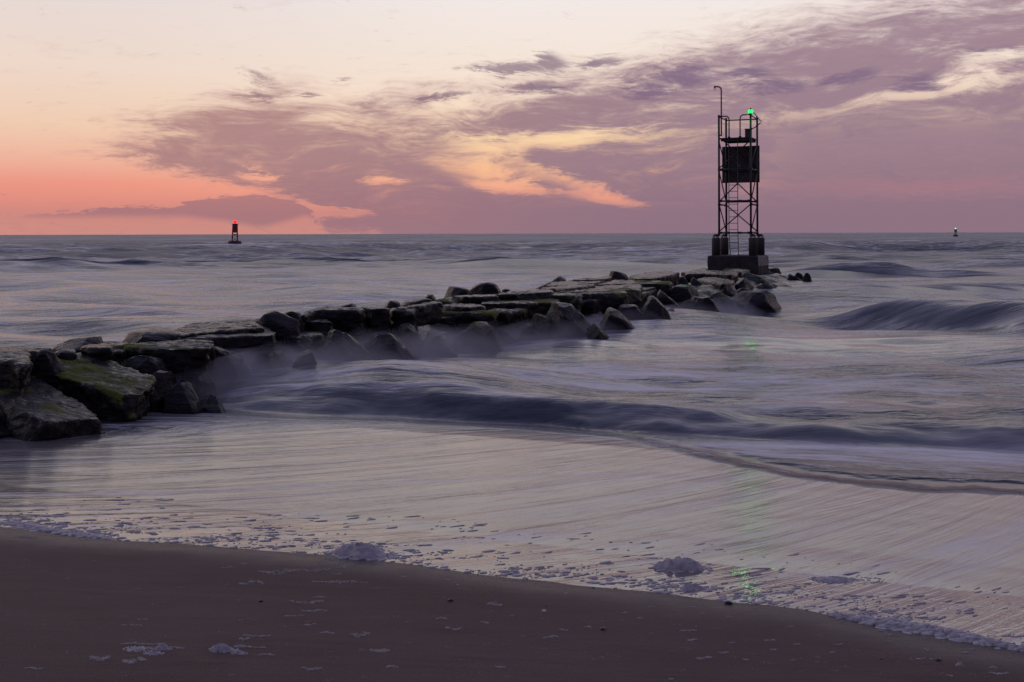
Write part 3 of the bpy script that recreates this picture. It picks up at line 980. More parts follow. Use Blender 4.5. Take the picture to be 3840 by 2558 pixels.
slab(8, [(78, 472), (150, 440), (400, 429), (662, 440), (684, 462), (600, 483), (420, 493), (250, 484)], .80, .5, 0, 0, .35)
boulder(8, [(395, 570), (420, 490), (470, 494), (494, 606), (400, 640)], 30, .3, -.2)
slab(8, [(478, 497), (680, 449), (694, 482), (540, 523), (520, 544)], .75, .5, 0, 0, .4)
boulder(8, [(818, 405), (880, 355), (940, 349), (994, 402), (980, 436), (850, 426)], 40, .15, .3)
slab(8, [(926, 313), (1100, 275), (1182, 264), (1187, 292), (1050, 323)], .80, .4)
slab(8, [(958, 332), (1080, 294), (1480, 309), (1482, 332), (1400, 338), (1150, 328)], .80, .35, 0, 0, .2)
slab(8, [(1338, 283), (1350, 269), (1480, 279), (1605, 290), (1500, 313)], .75, .35)
boulder(8, [(985, 388), (1050, 366), (1200, 460), (1270, 505), (1190, 515), (1080, 450)], 38.2, .5, .0)
slab(8, [(1078, 382), (1200, 359), (1300, 370), (1452, 390), (1440, 418), (1320, 423), (1130, 393)], .68, .5, 0, 0, .15)
boulder(8, [(1298, 436), (1370, 419), (1450, 425), (1484, 534), (1440, 546), (1310, 490)], 39, .25, -.2)
boulder(8, [(1452, 440), (1480, 350), (1520, 339), (1644, 412), (1600, 436), (1500, 488)], 43, .35, -.2)
boulder(8, [(1528, 344), (1570, 319), (1700, 360), (1885, 426), (1700, 412)], 45, .5, -.2)
boulder(8, [(1636, 316), (1700, 259), (1762, 280), (1784, 326)], 47, .0, -.2)
boulder(8, [(1726, 346), (1770, 289), (1832, 300), (1866, 356)], 46, .0, -.2)
boulder(8, [(1745, 290), (1800, 277), (1890, 274), (1894, 312), (1800, 318)], 49.5, .1, -.2)
boulder(8, [(1946, 320), (1985, 286), (2044, 322)], 49.5, .0, -.2)
boulder(8, [(2026, 336), (2080, 302), (2112, 320), (2104, 350)], 48.8, .0, -.2)
boulder(8, [(2106, 350), (2150, 314), (2194, 352), (2182, 380), (2120, 375)], 47, .0, -.2)
boulder(8, [(1944, 346), (1990, 320), (2104, 364), (2000, 376)], 47.5, .0, -.2)
boulder(8, [(476, 730), (490, 600), (560, 530), (660, 509), (720, 560), (760, 640), (845, 746), (700, 776), (580, 776)], 30, .15, -.25, .8)
boulder(8, [(726, 610), (760, 574), (840, 640), (925, 730), (850, 742), (770, 680)], 31, .1, -.25)
boulder(8, [(696, 510), (760, 479), (830, 520), (920, 580), (904, 650), (800, 640), (720, 580)], 33, .4, -.2)
boulder(8, [(275, 710), (350, 640), (480, 639), (560, 720), (584, 780), (460, 770)], 28.6, .1, -.25)
boulder(8, [(796, 490), (830, 440), (1000, 449), (1090, 480), (1112, 566), (1000, 610), (900, 572)], 35, .35, -.2)
boulder(8, [(1078, 480), (1120, 479), (1200, 560), (1315, 644), (1260, 688), (1110, 632), (1090, 560)], 35.2, .2, -.25)
boulder(8, [(1186, 495), (1230, 474), (1330, 520), (1500, 575), (1565, 613), (1480, 626), (1300, 582)], 36.5, .3, -.25)
boulder(8, [(916, 600), (960, 580), (1110, 610), (1124, 686), (950, 680)], 33, .05, -.25)
boulder(8, [(425, 776), (470, 752), (515, 770), (512, 796), (440, 798)], 27.6, .0, -.2)
boulder(8, [(1105, 640), (1180, 650), (1265, 684), (1150, 690)], 33.6, .1, -.2)

# loose rocks standing clear of the jetty
b1 = boulder(8, [(1493, 560), (1530, 505), (1620, 510), (1740, 494), (1830, 540), (1866, 590), (1870, 624), (1700, 620), (1560, 592)], 37.6, .05, -.25, 1.0, False)
tag(b1, 'big flat topped black rock alone in the foam right of the jetty', 'boulder')
b2 = boulder(7, [(946, 738), (985, 714), (1084, 746), (1050, 763)], 20.6, .0, -.2, 1.0, False)
tag(b2, 'small low dark rock awash in foam against the middle of the jetty', 'boulder')


def rubble_core():
    """dark bed of the jetty, seen in the gaps between the stones"""
    n_s, n_t = 220, 30
    P = np.zeros((n_s, n_t, 3))
    for i, s in enumerate(np.linspace(6.0, 52.5, n_s)):
        c = np.interp(s, [6, 14, 22, 32, 42, 53], [-11.0, -10.6, -10.2, -9.4, -8.9, -9.2])
        wd = np.interp(s, [6, 14, 22, 32, 42, 53], [.9, 1.2, 1.7, 2.4, 2.6, 1.9])
        tp = np.interp(s, [6, 10, 16, 30, 53], [.50, .62, .66, .68, .5])
        for j, q in enumerate(np.linspace(-1.5, 1.5, n_t)):
            t = c + q * wd
            z = tp * (1 - min(1, abs(q)) ** 2.2) - max(0, abs(q) - .95) * 1.6 - .1
            P[i, j] = (NS[0] * s + NS[1] * t, NS[1] * s - NS[0] * t, z)
    x, y = P[..., 0], P[..., 1]
    P[..., 2] += .12 * pn2(x * 1.1, y * 1.1, 71) + .08 * pn2(x * 2.7, y * 2.7, 72)
    me = grid_mesh('rubble_core', P[:, ::-1], {'moss': np.zeros(P.shape[:2])})
    return place('rubble_core', me, jetty)


rubble_core()


def toe_stones():
    """smaller boulders filling the foot of the jetty along the surf"""
    r = random.Random(77)
    s = 13.2
    while s < 44:
        tn = float(np.interp(s, [12, 14, 16.7, 22.2, 29.9, 36, 46], [-9.6, -9.3, -8.9, -7.9, -6.9, -6.5, -7.2]))
        t = tn - r.uniform(.25, .95)
        w, h = r.uniform(.5, 1.0), r.uniform(.35, .6)
        c = Vector((NS[0] * s + NS[1] * t, NS[1] * s - NS[0] * t, r.uniform(-.05, .12)))
        rings = []
        n = 9
        ph = [r.uniform(.72, 1.15) for _ in range(n)]
        for q, z in ((1.15, -.35), (1.05, .1), (.9, .45), (.5, .85), (.2, 1.0)):
            rings.append([c + Vector((w * .6 * q * ph[k] * math.cos(k * 2 * math.pi / n), w * .5 * q * ph[k] * math.sin(k * 2 * math.pi / n), h * z * (1 + .15 * (ph[k] - 1)))) for k in range(n)])
        vs = [v for g in rings for v in g]
        fs = [[i * n + k, i * n + (k + 1) % n, (i + 1) * n + (k + 1) % n, (i + 1) * n + k] for i in range(4) for k in range(n)] + [list(range(n)), list(range(4 * n, 5 * n))]
        me = voxelise(vs, fs, max(.025, c.y * .002), 1)
        seed_n[0] += 1
        roughen(me, c.y, seed_n[0], .7, r.choice((0, .1, .3)), 14, .14)
        place('boulder', me, jetty)
        s += r.uniform(.55, .95)


toe_stones()


def shore_stones():
    """the jetty goes on up the beach beyond the left edge of the picture"""
    r = random.Random(15)
    for s in np.arange(5.2, 11.4, .95):
        for t0 in (-12.6, -11.2):
            t = t0 + r.uniform(-.2, .2)
            x, y = NS[0] * s + NS[1] * t, NS[1] * s - NS[0] * t
            if 1920 + F * (x + 1.0) / (y - .3) > -40: continue
            g = float(sand_z(np.array(x), np.array(y)))
            an = r.uniform(-.35, .35)
            P = []
            for k in range(8):
                a = k * math.pi / 4 + .39
                q = Vector((math.copysign(abs(math.cos(a)) ** .4, math.cos(a)) * r.uniform(.62, .8), math.copysign(abs(math.sin(a)) ** .4, math.sin(a)) * r.uniform(.45, .58), 0))
                P.append(Vector((x + q.x * math.cos(an) - q.y * math.sin(an), y + q.x * math.sin(an) + q.y * math.cos(an), g + .42 + .12 * q.x * r.uniform(-1, 1))))
            V = P + [Vector((p.x, p.y, g - .3)) for p in P]
            fs = [list(range(8)), list(range(15, 7, -1))] + [[i, (i + 1) % 8, 8 + (i + 1) % 8, 8 + i] for i in range(8)]
            me = voxelise(V, fs, .05, 1)
            seed_n[0] += 1
            roughen(me, y, seed_n[0], 1.0, .3, 6, .05)
            place('slab', me, jetty)


shore_stones()

# ------------------------------------------------------------------ light tower
def simple_mat(name, c, rough=.6, metal=0.0, var=.35, scale=6.0):
    m = mat_new(name)
    g = node('ShaderNodeNewGeometry')
    p = X(g.outputs['Position'])
    n_ = noise(p, scale, 5, .6)
    n2_ = noise(p, scale * 6, 3, .6)
    c2 = tuple(v * (1 - var) for v in c)
    b = mixc(sstep(n_, .3, .7), c2, c)
    finish(principled(base_color=b, roughness=lstep(n2_, .3, .7, rough - .12, rough + .12), metallic=metal, normal=bump(n2_, .25, .01)))
    return m


m_steel = simple_mat('weathered_steel', (.030, .024, .026), .5, .3)
m_board = simple_mat('dayboard_back', (.030, .022, .026), .7, 0, .5, 4)
m_pile = simple_mat('concrete_pile', (.045, .038, .038), .75, 0, .4, 2.5)
m_block = simple_mat('concrete_block', (.030, .025, .026), .85, 0, .6, 3.5)
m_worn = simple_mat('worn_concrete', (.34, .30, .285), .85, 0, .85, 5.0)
m_alu = simple_mat('galvanised', (.35, .34, .35), .4, .7)
m_panel = simple_mat('solar_glass', (.02, .025, .05), .15)
m_hull_r = simple_mat('red_buoy_paint', (.16, .016, .016), .5)
m_hull_g = simple_mat('green_buoy_paint', (.012, .05, .03), .5)


def emit(name, c, st):
    m = mat_new(name)
    e = node('ShaderNodeEmission')
    put(e, 0, (*c, 1)); put(e, 1, st)
    tr = node('ShaderNodeBsdfTransparent')          # clear lens: the lamp shines through
    put(tr, 0, (.3, .9, .5, 1) if c[1] > .5 else (.9, .3, .3, 1))
    finish(mixs(.5, X(tr.outputs[0]), X(e.outputs[0])))
    return m


m_green = emit('green_lens', (.02, 1.0, .14), 2.6)
m_green2 = emit('green_lens_far', (.10, 1.0, .50), 4.0)
m_red = emit('red_lens', (1.0, .02, .015), 2.8)


class MB:
    def __init__(s): s.v, s.f = [], []

    def add(s, v, f):
        o = len(s.v)
        s.v += [tuple(p) for p in v]
        s.f += [[i + o for i in q] for q in f]
        return s

    def box(s, c, d, rot=None):
        c = Vector(c)
        vs = []
        for i in (-1, 1):
            for j in (-1, 1):
                for k in (-1, 1):
                    p = Vector((i * d[0] / 2, j * d[1] / 2, k * d[2] / 2))
                    if rot is not None: p = rot @ p
                    vs.append(c + p)
        return s.add(vs, [[0, 1, 3, 2], [4, 6, 7, 5], [0, 4, 5, 1], [2, 3, 7, 6], [0, 2, 6, 4], [1, 5, 7, 3]])

    def tube(s, pts, r, n=8, cap=True):
        pts = [Vector(p) for p in pts]
        rs = r if isinstance(r, (list, tuple)) else [r] * len(pts)
        o, rings = [], []
        prev = None
        for i, p in enumerate(pts):
            a = pts[max(0, i - 1)]
            b = pts[min(len(pts) - 1, i + 1)]
            t = (b - a).normalized()
            up = Vector((0, 0, 1)) if abs(t.z) < .95 else Vector((1, 0, 0))
            if prev is not None: up = prev
            x_ = t.cross(up).normalized()
            y_ = x_.cross(t).normalized()
            prev = y_
            rings.append([p + (x_ * math.cos(k * 2 * math.pi / n) + y_ * math.sin(k * 2 * math.pi / n)) * rs[i] for k in range(n)])
        vs = [q for g in rings for q in g]
        fs = []
        for i in range(len(pts) - 1):
            for k in range(n):
                k2 = (k + 1) % n
                fs.append([i * n + k, i * n + k2, (i + 1) * n + k2, (i + 1) * n + k])
        if cap:
            fs.append(list(range(n))[::-1])
            fs.append([(len(pts) - 1) * n + k for k in range(n)])
        return s.add(vs, fs)

    def lathe(s, c, prof, n=24):
        c = Vector(c)
        vs, fs = [], []
        for r, z in prof:
            for k in range(n):
                a = k * 2 * math.pi / n
                vs.append(c + Vector((r * math.cos(a), r * math.sin(a), z)))
        for i in range(len(prof) - 1):
            for k in range(n):
                k2 = (k + 1) % n
                fs.append([i * n + k, i * n + k2, (i + 1) * n + k2, (i + 1) * n + k])
        fs.append(list(range(n))[::-1])
        fs.append([(len(prof) - 1) * n + k for k in range(n)])
        return s.add(vs, fs)

    def build(s, name, mat, parent, loc=None, label=None, smooth_=False, bevel=0):
        me = bpy.data.meshes.new(name)
        me.from_pydata(s.v, [], s.f)
        bm = bmesh.new()
        bm.from_mesh(me)
        bmesh.ops.recalc_face_normals(bm, faces=bm.faces)
        if bevel:
            bmesh.ops.bevel(bm, geom=list(bm.edges), offset=bevel, segments=2, affect='EDGES', profile=.6)
        bm.to_mesh(me)
        bm.free()
        o = link(name, me, mat, parent, smooth_)
        if loc is not None: o.location = loc
        if label: o['label'] = label
        return o


TD = 52.0                                   # distance of the tower
tc_px = 2600 + 663 / 3.92
tu = ray(tc_px, 876)[0]
TZ0 = H - (1005 - 873.5) / F * TD           # foot of the concrete block
tower = empty('light_tower', (tu * TD, TD, TZ0), R(-23.6))
tag(tower, 'tall dark steel lattice light tower with green lamp on a concrete block', 'light tower')


def tz(y):
    """photograph row at the tower -> height above its foot"""
    return H - (y - 873.7) / F * TD - TZ0


hb = .72
LEG = {'fl': (-hb, -hb), 'fr': (hb, -hb), 'bl': (-hb, hb), 'br': (hb, hb)}
z_deck, z_rail, z_foot, z_pile, z_blk = tz(522), tz(440), tz(882), tz(889), tz(957)


def blk():
    me = MB().box((0, 0, z_blk / 2 - .15), (2.30, 2.30, z_blk + .3))
    bm = bmesh.new()
    m0 = bpy.data.meshes.new('t'); m0.from_pydata(me.v, [], me.f)
    m1 = voxelise([Vector(v) for v in me.v], me.f, .05, 3)
    n = len(m1.vertices)
    co = np.empty(n * 3, np.float32); m1.vertices.foreach_get('co', co); co = co.reshape(-1, 3).astype(float)
    x, y, z = co.T
    no = np.empty(n * 3, np.float32); m1.vertices.foreach_get('normal', no); no = no.reshape(-1, 3)
    h = .02 * pn3(x * 3, y * 3, z * 3, 900) - .05 * np.maximum(0, pn3(x * 4, y * 4, z * 2.5, 901)) * (np.abs(no[:, 0]) > .4)
    h = h + .012 * pn3(x * 11, y * 11, z * 9, 902)
    m1.vertices.foreach_set('co', (co + no * h[:, None]).astype(np.float32).reshape(-1)); m1.update()
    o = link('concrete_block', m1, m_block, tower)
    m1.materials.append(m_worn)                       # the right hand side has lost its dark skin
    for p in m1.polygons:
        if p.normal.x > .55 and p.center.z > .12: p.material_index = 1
    return o


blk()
pile_r = .19
for k, (x, y) in LEG.items():
    px_, py_ = x * 1.16, y * 1.16
    m = MB().lathe((0, 0, 0), [(pile_r, 0), (pile_r, z_pile - z_blk - .06), (pile_r - .01, z_pile - z_blk - .02), (pile_r - .04, z_pile - z_blk)], 28)
    p = m.build('pile', m_pile, tower, (px_, py_, z_blk - .02), None, True)
    cp = MB().box((0, 0, z_pile - z_blk + .07), (.30, .24, .03))
    cp.box((0, 0, z_pile - z_blk + .12), (.14, .14, .07))
    cp.build('cap_plate', m_steel, p)
    for a in (-.09, .09):
        for b in (-.09, .09):
            MB().tube([(a, b, z_pile - z_blk - .02), (a, b, z_pile - z_blk + .11)], .016, 6).build('bolt', m_steel, p)
    MB().tube([(x, y, z_foot - .02), (x, y, z_rail + .04)], .047, 10).build('leg', m_steel, tower, None, None, True)
    MB().tube([(x, y, z_rail + .035), (x, y, z_rail + .06)], .06, 10).build('leg_cap', m_steel, tower)
    MB().tube([(x, y, z_foot + .03), (px_, py_, z_foot - .03)], .06, 8).build('foot', m_steel, tower)

levels = [tz(873), tz(762), tz(638), tz(530)]
order = ['fl', 'fr', 'br', 'bl']


def lp(k, z): return Vector((*LEG[k], z))


for i in range(4):
    a, b = order[i], order[(i + 1) % 4]
    for li, z in enumerate(levels[:3]):
        zz = z + (.085 if li == 1 and i % 2 == 0 else -.075 if li == 1 else 0)
        MB().tube([lp(a, zz), lp(b, zz)], .038 if li else .034, 8).build('strut', m_steel, tower, None, None, True)
        for q in (lp(a, zz).lerp(lp(b, zz), .05), lp(a, zz).lerp(lp(b, zz), .95)):
            MB().box(q, (.12, .12, .11)).build('gusset', m_steel, tower)
    for j in range(3):
        z0, z1 = levels[j] + .06, levels[j + 1] - .06
        if j == 2: z1 = levels[3] - .02
        # one diagonal per face, alternating round the tower
        hi_, lo__ = {0: ('fr', 'fl'), 1: ('br', 'fr'), 2: ('bl', 'br'), 3: ('fl', 'bl')}[i]
        MB().tube([lp(hi_, z1), lp(lo__, z0)], .026, 8).build('brace', m_steel, tower, None, None, True)
# collars on the middle strut and the lowest strut, beside the ladder
for z in (levels[0], levels[1] + .085):
    for x in (-.32, .22):
        MB().box((x, -hb, z), (.15, .1, .1)).build('clamp', m_steel, tower)
# ladder on the front face
lad = empty('ladder'); lad.parent = tower
LX, LW, LY = -.06, .40, -hb - .04
for sx in (-.5, .5):
    x = LX + sx * LW
    MB().tube([(x + (.03 if sx > 0 else .06), LY, z_blk), (x, LY, levels[0] + .1), (x, LY, z_deck + .02)], .017, 8).build('rail', m_steel, lad, None, None, True)
z = tz(932)
while z < z_deck:
    MB().tube([(LX - LW / 2, LY, z), (LX + LW / 2, LY, z)], .014, 6).build('rung', m_steel, lad, None, None, True)
    z += .2875
# platform
pf = MB().box((0, .03, z_deck), (2 * hb + .02, 2 * hb + .1, .045)).build('platform', m_steel, tower)
for y in (-hb + .12, 0, hb - .02):
    MB().box((0, y, z_deck - .075), (2 * hb - .14, .07, .11)).build('beam', m_steel, pf)
for x in (-hb + .14, hb - .14):
    MB().box((x, 0, z_deck - .065), (.07, 2 * hb - .1, .09)).build('beam', m_steel, pf)


def bend(x0, x1, y, zt, zb, r=.16):
    """rail that runs level from x0 and turns down at x1"""
    sgn = 1 if x1 > x0 else -1
    pts = [(x0, y, zt)]
    for k in range(7):
        a = k / 6 * math.pi / 2
        pts.append((x1 - sgn * r + sgn * r * math.sin(a), y, zt - r + r * math.cos(a)))
    pts.append((x1, y, zb))
    return pts


zr = z_rail
MB().tube(bend(-hb, -.255, -hb, zr, z_deck), .028, 8).build('guard_rail', m_steel, tower, None, None, True)
MB().tube(bend(hb, .245, -hb, zr + .03, z_deck), .028, 8).build('guard_rail', m_steel, tower, None, None, True)
MB().tube([(-hb, hb, zr - .05), (hb, hb, zr - .05)], .028, 8).build('guard_rail', m_steel, tower, None, None, True)
for x in (-hb, hb):
    MB().tube([(x, -hb, zr), (x, hb, zr - .05)], .028, 8).build('guard_rail', m_steel, tower, None, None, True)
for x in (-.255, .245):
    MB().box((x, -hb, z_deck + .045), (.11, .09, .05)).build('rail_foot', m_steel, tower)
# gooseneck pipe
gx = -hb + .12
pts = [(gx, -hb - .03, tz(512))]
top = tz(329)
r_ = .16
pts.append((gx, -hb - .03, top - r_))
for k in range(1, 7):
    a = k / 6 * math.pi / 2
    pts.append((gx - r_ + r_ * math.cos(a), -hb - .03, top - r_ + r_ * math.sin(a)))
pts.append((gx - .30, -hb - .03, top))
dv = MB().tube(pts, .031, 8).build('gooseneck_pipe', m_steel, tower, None, None, True)
MB().tube([(gx - .30, -hb - .03, top + .04), (gx - .30, -hb - .03, top - .04)], .04, 8).build('pipe_end', m_steel, dv)
ring = [(gx - .30 + .035 * math.cos(a), -hb - .03, top - .09 + .05 * math.sin(a)) for a in np.linspace(0, 2 * math.pi, 13)]
MB().tube(ring, .010, 6).build('eye_ring', m_steel, dv, None, None, True)
MB().box((gx - .06, -hb - .01, tz(511)), (.16, .06, .05)).build('pipe_bracket', m_steel, dv)
MB().box((gx - .06, -hb - .01, tz(440)), (.16, .06, .05)).build('pipe_bracket', m_steel, dv)
# green lantern on the front right post
ln = empty('lantern', (hb, -hb, z_rail + .04)); ln.parent = tower
MB().lathe((0, 0, 0), [(.08, 0), (.085, .03), (.06, .05)], 16).build('lantern_base', m_steel, ln, None, None, True)
MB().lathe((0, 0, .05), [(.07, 0), (.11, .03), (.115, .10), (.08, .15)], 16).build('lens', m_green, ln, None, 'lit green lens', True)
MB().lathe((0, 0, .19), [(.05, 0), (.045, .05), (.02, .09)], 12).build('lantern_cap', m_steel, ln, None, None, True)
ld = bpy.data.lights.new('green_lamp', 'POINT')
ld.color = (.02, 1.0, .16)
ld.energy = 28
ld.shadow_soft_size = .10
lo_ = bpy.data.objects.new('green_lamp', ld)
col.objects.link(lo_)
lo_.parent = ln
lo_.location = (0, -.0, .12)
# solar panel on its bracket, to the right of the lantern
rotp = Matrix.Rotation(R(52), 3, 'Y')
sp = MB().box((hb + .30, -hb + .05, tz(447)), (.50, .40, .03), rotp).build('solar_panel', m_panel, tower)
MB().box((hb + .302, -hb + .05, tz(447) + .018), (.52, .42, .012), rotp).build('panel_frame', m_alu, sp)
MB().tube([(hb, -hb + .03, tz(490)), (hb + .16, -hb + .05, tz(487)), (hb + .44, -hb + .05, tz(469))], .024, 8).build('panel_arm', m_steel, sp, None, None, True)
# battery box on the deck
bx_ = MB().box((hb - .13, -hb + .14, z_deck + .20), (.26, .26, .34)).build('battery_box', m_pile, tower)
MB().box((hb - .13, -hb + .14, z_deck + .385), (.30, .30, .03)).build('lid', m_pile, bx_)


def dayboard():
    """square board seen from behind, two bolt holes through it"""
    w, h, t = 1.74, tz(543.6) - tz(682.6), .03
    cx, cz = -.06, (tz(543.6) + tz(682.6)) / 2
    xs = [-w / 2, -.64, -.625, -.09, -.068, w / 2]
    zs = [-h / 2, -.105, -.09, -.075, -.055, h / 2]
    m = MB()
    for i in range(5):
        for j in range(5):
            if (i, j) in ((3, 3), (1, 1)): continue
            m.box((cx + (xs[i] + xs[i + 1]) / 2, hb + .09, cz + (zs[j] + zs[j + 1]) / 2), (xs[i + 1] - xs[i], t, zs[j + 1] - zs[j]))
    o = m.build('dayboard', m_board, tower, None, 'dark square daymark board')
    for zz in (.62, -.26, -.40):
        MB().box((cx, hb + .058, cz + zz), (w * .92, .03, .05)).build('batten', m_steel, o)
    return o


dayboard()
MB().tube([(hb, hb - .5, tz(637)), (hb, hb, tz(638))], .03, 8).build('tie_bar', m_alu, tower, None, None, True)


# ------------------------------------------------------------------ buoys
def buoy(name, label, px, py_water, dist, hgt, paint, lens, lean=0.0):
    u, v = ray(px, 876)
    b = empty(name, (u * dist, dist, 0))
    tag(b, label, 'buoy', 'channel buoys out at sea')
    k = hgt / 5.0
    hull = MB().lathe((0, 0, -.3), [(1.1 * k, 0), (1.36 * k, .3 * k), (1.36 * k, 1.28 * k), (1.28 * k, 1.40 * k)], 24).build('hull', paint, b, None, None, True)
    MB().lathe((0, 0, -.3), [(1.42 * k, .92 * k), (1.42 * k, 1.10 * k)], 24).build('fender', m_steel, hull, None, None, True)
    zt = 4.55 * k
    for i in range(4):
        a = math.pi / 4 + i * math.pi / 2
        p0 = Vector((.78 * k * math.cos(a), .78 * k * math.sin(a), .7 * k))
        p1 = Vector((.62 * k * math.cos(a), .62 * k * math.sin(a), zt))
        MB().tube([p0, p1], .075 * k, 6).build('leg', paint, b, None, None, True)
        a2 = a + math.pi / 2
        for z0, z1 in ((1.0, 1.9), (1.9, 2.7)):
            q0 = Vector((.77 * k * math.cos(a), .77 * k * math.sin(a), z0 * k))
            q1 = Vector((.70 * k * math.cos(a2), .70 * k * math.sin(a2), z1 * k))
            MB().tube([q0, q1], .05 * k, 6).build('brace', paint, b, None, None, True)
        q0 = Vector((.71 * k * math.cos(a), .71 * k * math.sin(a), 2.45 * k)); q1 = Vector((.71 * k * math.cos(a2), .71 * k * math.sin(a2), 2.45 * k))
        MB().tube([q0, q1], .06 * k, 6).build('strut', paint, b, None, None, True)
        c_ = (p1 + Vector((.62 * k * math.cos(a2), .62 * k * math.sin(a2), zt))) / 2
        MB().box((c_.x * .95, c_.y * .95, 3.62 * k), (.86 * k, .05, 1.75 * k), Matrix.Rotation(a + math.pi / 4 + math.pi / 2, 3, 'Z')).build('daymark_panel', paint, b)
    MB().box((0, 0, zt), (1.35 * k, 1.35 * k, .10 * k)).build('top_plate', m_steel, b)
    MB().lathe((0, 0, zt + .05 * k), [(.16 * k, 0), (.16 * k, .12 * k)], 12).build('lantern_base', m_steel, b)
    MB().lathe((0, 0, zt + .17 * k), [(.24 * k, 0), (.34 * k, .08 * k), (.34 * k, .42 * k), (.16 * k, .56 * k)], 12).build('lens', lens, b, None, None, True)
    b.rotation_euler = (0, R(lean), R(20))
    return b


buoy('navigation_buoy', 'dark red lit buoy with red lamp floating at left before the horizon', 880, 918, 225.0, 4.75, m_hull_r, m_red, 1.0)
buoy('navigation_buoy', 'tiny far buoy with green lamp on the horizon right of the tower', 3584, 883, 640.0, 4.5, m_hull_g, m_green2, -1.5)

# ------------------------------------------------------------------ foam, pebbles
m_foam = mat_new('foam_bubbles')
geo = node('ShaderNodeNewGeometry')
pos = X(geo.outputs['Position'])
vo = node('ShaderNodeTexVoronoi'); put(vo, 'Vector', pos); put(vo, 'Scale', 120.0)
fn = noise(pos, 25, 4, .6)
finish(principled(base_color=mixc(sstep(fn, .3, .7), (.27, .24, .245), (.42, .38, .385)), roughness=.45, ior=1.33,
                  normal=bump(X(vo.outputs['Distance']) * .5 + fn * .6, .5, .012)))
m_lace = simple_mat('thin_foam', (.20, .175, .175), .5, 0, .4, 40)
m_pebble = simple_mat('dark_pebble', (.02, .017, .017), .35)
m_shell = simple_mat('pale_shell', (.5, .47, .45), .4)


def ground_at(px, py):
    """point of the beach seen at a photograph pixel"""
    u, v = ray(px, py)
    lo, hi = 1.0, 60.0
    for _ in range(50):
        m = (lo + hi) / 2
        if H - v * m > float(sand_z(np.array(u * m), np.array(m))): lo = m
        else: hi = m
    return Vector((u * lo, lo, float(sand_z(np.array(u * lo), np.array(lo)))))


def film_z(x, y):
    s = NS[0] * x + NS[1] * y
    t = NS[1] * x - NS[0] * y
    return sand_z(x, y) + np.clip((s - edge_s(t)) * .020, 0, .022)


def fleck(mb, x, y, z, rx, ry, ang, h, r, n=9):
    """one flat, uneven blob of bubbles"""
    ca, sa = math.cos(ang), math.sin(ang)
    v = []
    for sc, hz in ((1.0, -.002), (.78, h * .75), (.35, h)):
        for k in range(n):
            a = k * 2 * math.pi / n
            q = sc * (1 + (r.uniform(-.28, .28) if sc > .5 else 0))
            lx, ly = rx * q * math.cos(a), ry * q * math.sin(a)
            v.append((x + lx * ca - ly * sa, y + lx * sa + ly * ca, z + hz))
    f = []
    for i in range(2):
        for k in range(n):
            f.append([i * n + k, i * n + (k + 1) % n, (i + 1) * n + (k + 1) % n, (i + 1) * n + k])
    f.append([2 * n + k for k in range(n)])
    mb.add(v, f)


def flow_angle(x): return R(15 + min(max((x + 4) / 8, 0), 1) * 20)


def scatter_flecks():
    r = random.Random(5)
    mb = MB()
    n = 0
    while n < 2300:
        t = r.uniform(-6.2, 1.2)
        dens = fbm2(np.array(t * 1.6), np.array(0.0), 61, 2)
        ds = abs(r.gauss(0, .26)) if r.random() < .84 else r.uniform(0, 1.3)
        s = float(edge_s(np.array(t))) + ds
        x, y = NS[0] * s + NS[1] * t, NS[1] * s - NS[0] * t
        if float(fbm2(np.array(x * 1.8), np.array(y * 3.5), 62, 2)) < r.uniform(-.5, .45): continue
        big = r.random() ** 3
        rx = (.004 + .030 * big) * (1 + ds * 1.3)
        ry = rx * r.uniform(.25, .65) / (1 + ds * 2.0)
        fleck(mb, x, y, float(film_z(np.array(x), np.array(y))), rx, ry, flow_angle(x) + r.gauss(0, .2), min(.012, .25 * ry + .002), r)
        n += 1
    o = mb.build('foam_flecks', m_foam, None, None, None, True)
    return tag(o, 'scattered flecks of foam drifting along the edge of the backwash', None, None, 'stuff')


scatter_flecks()

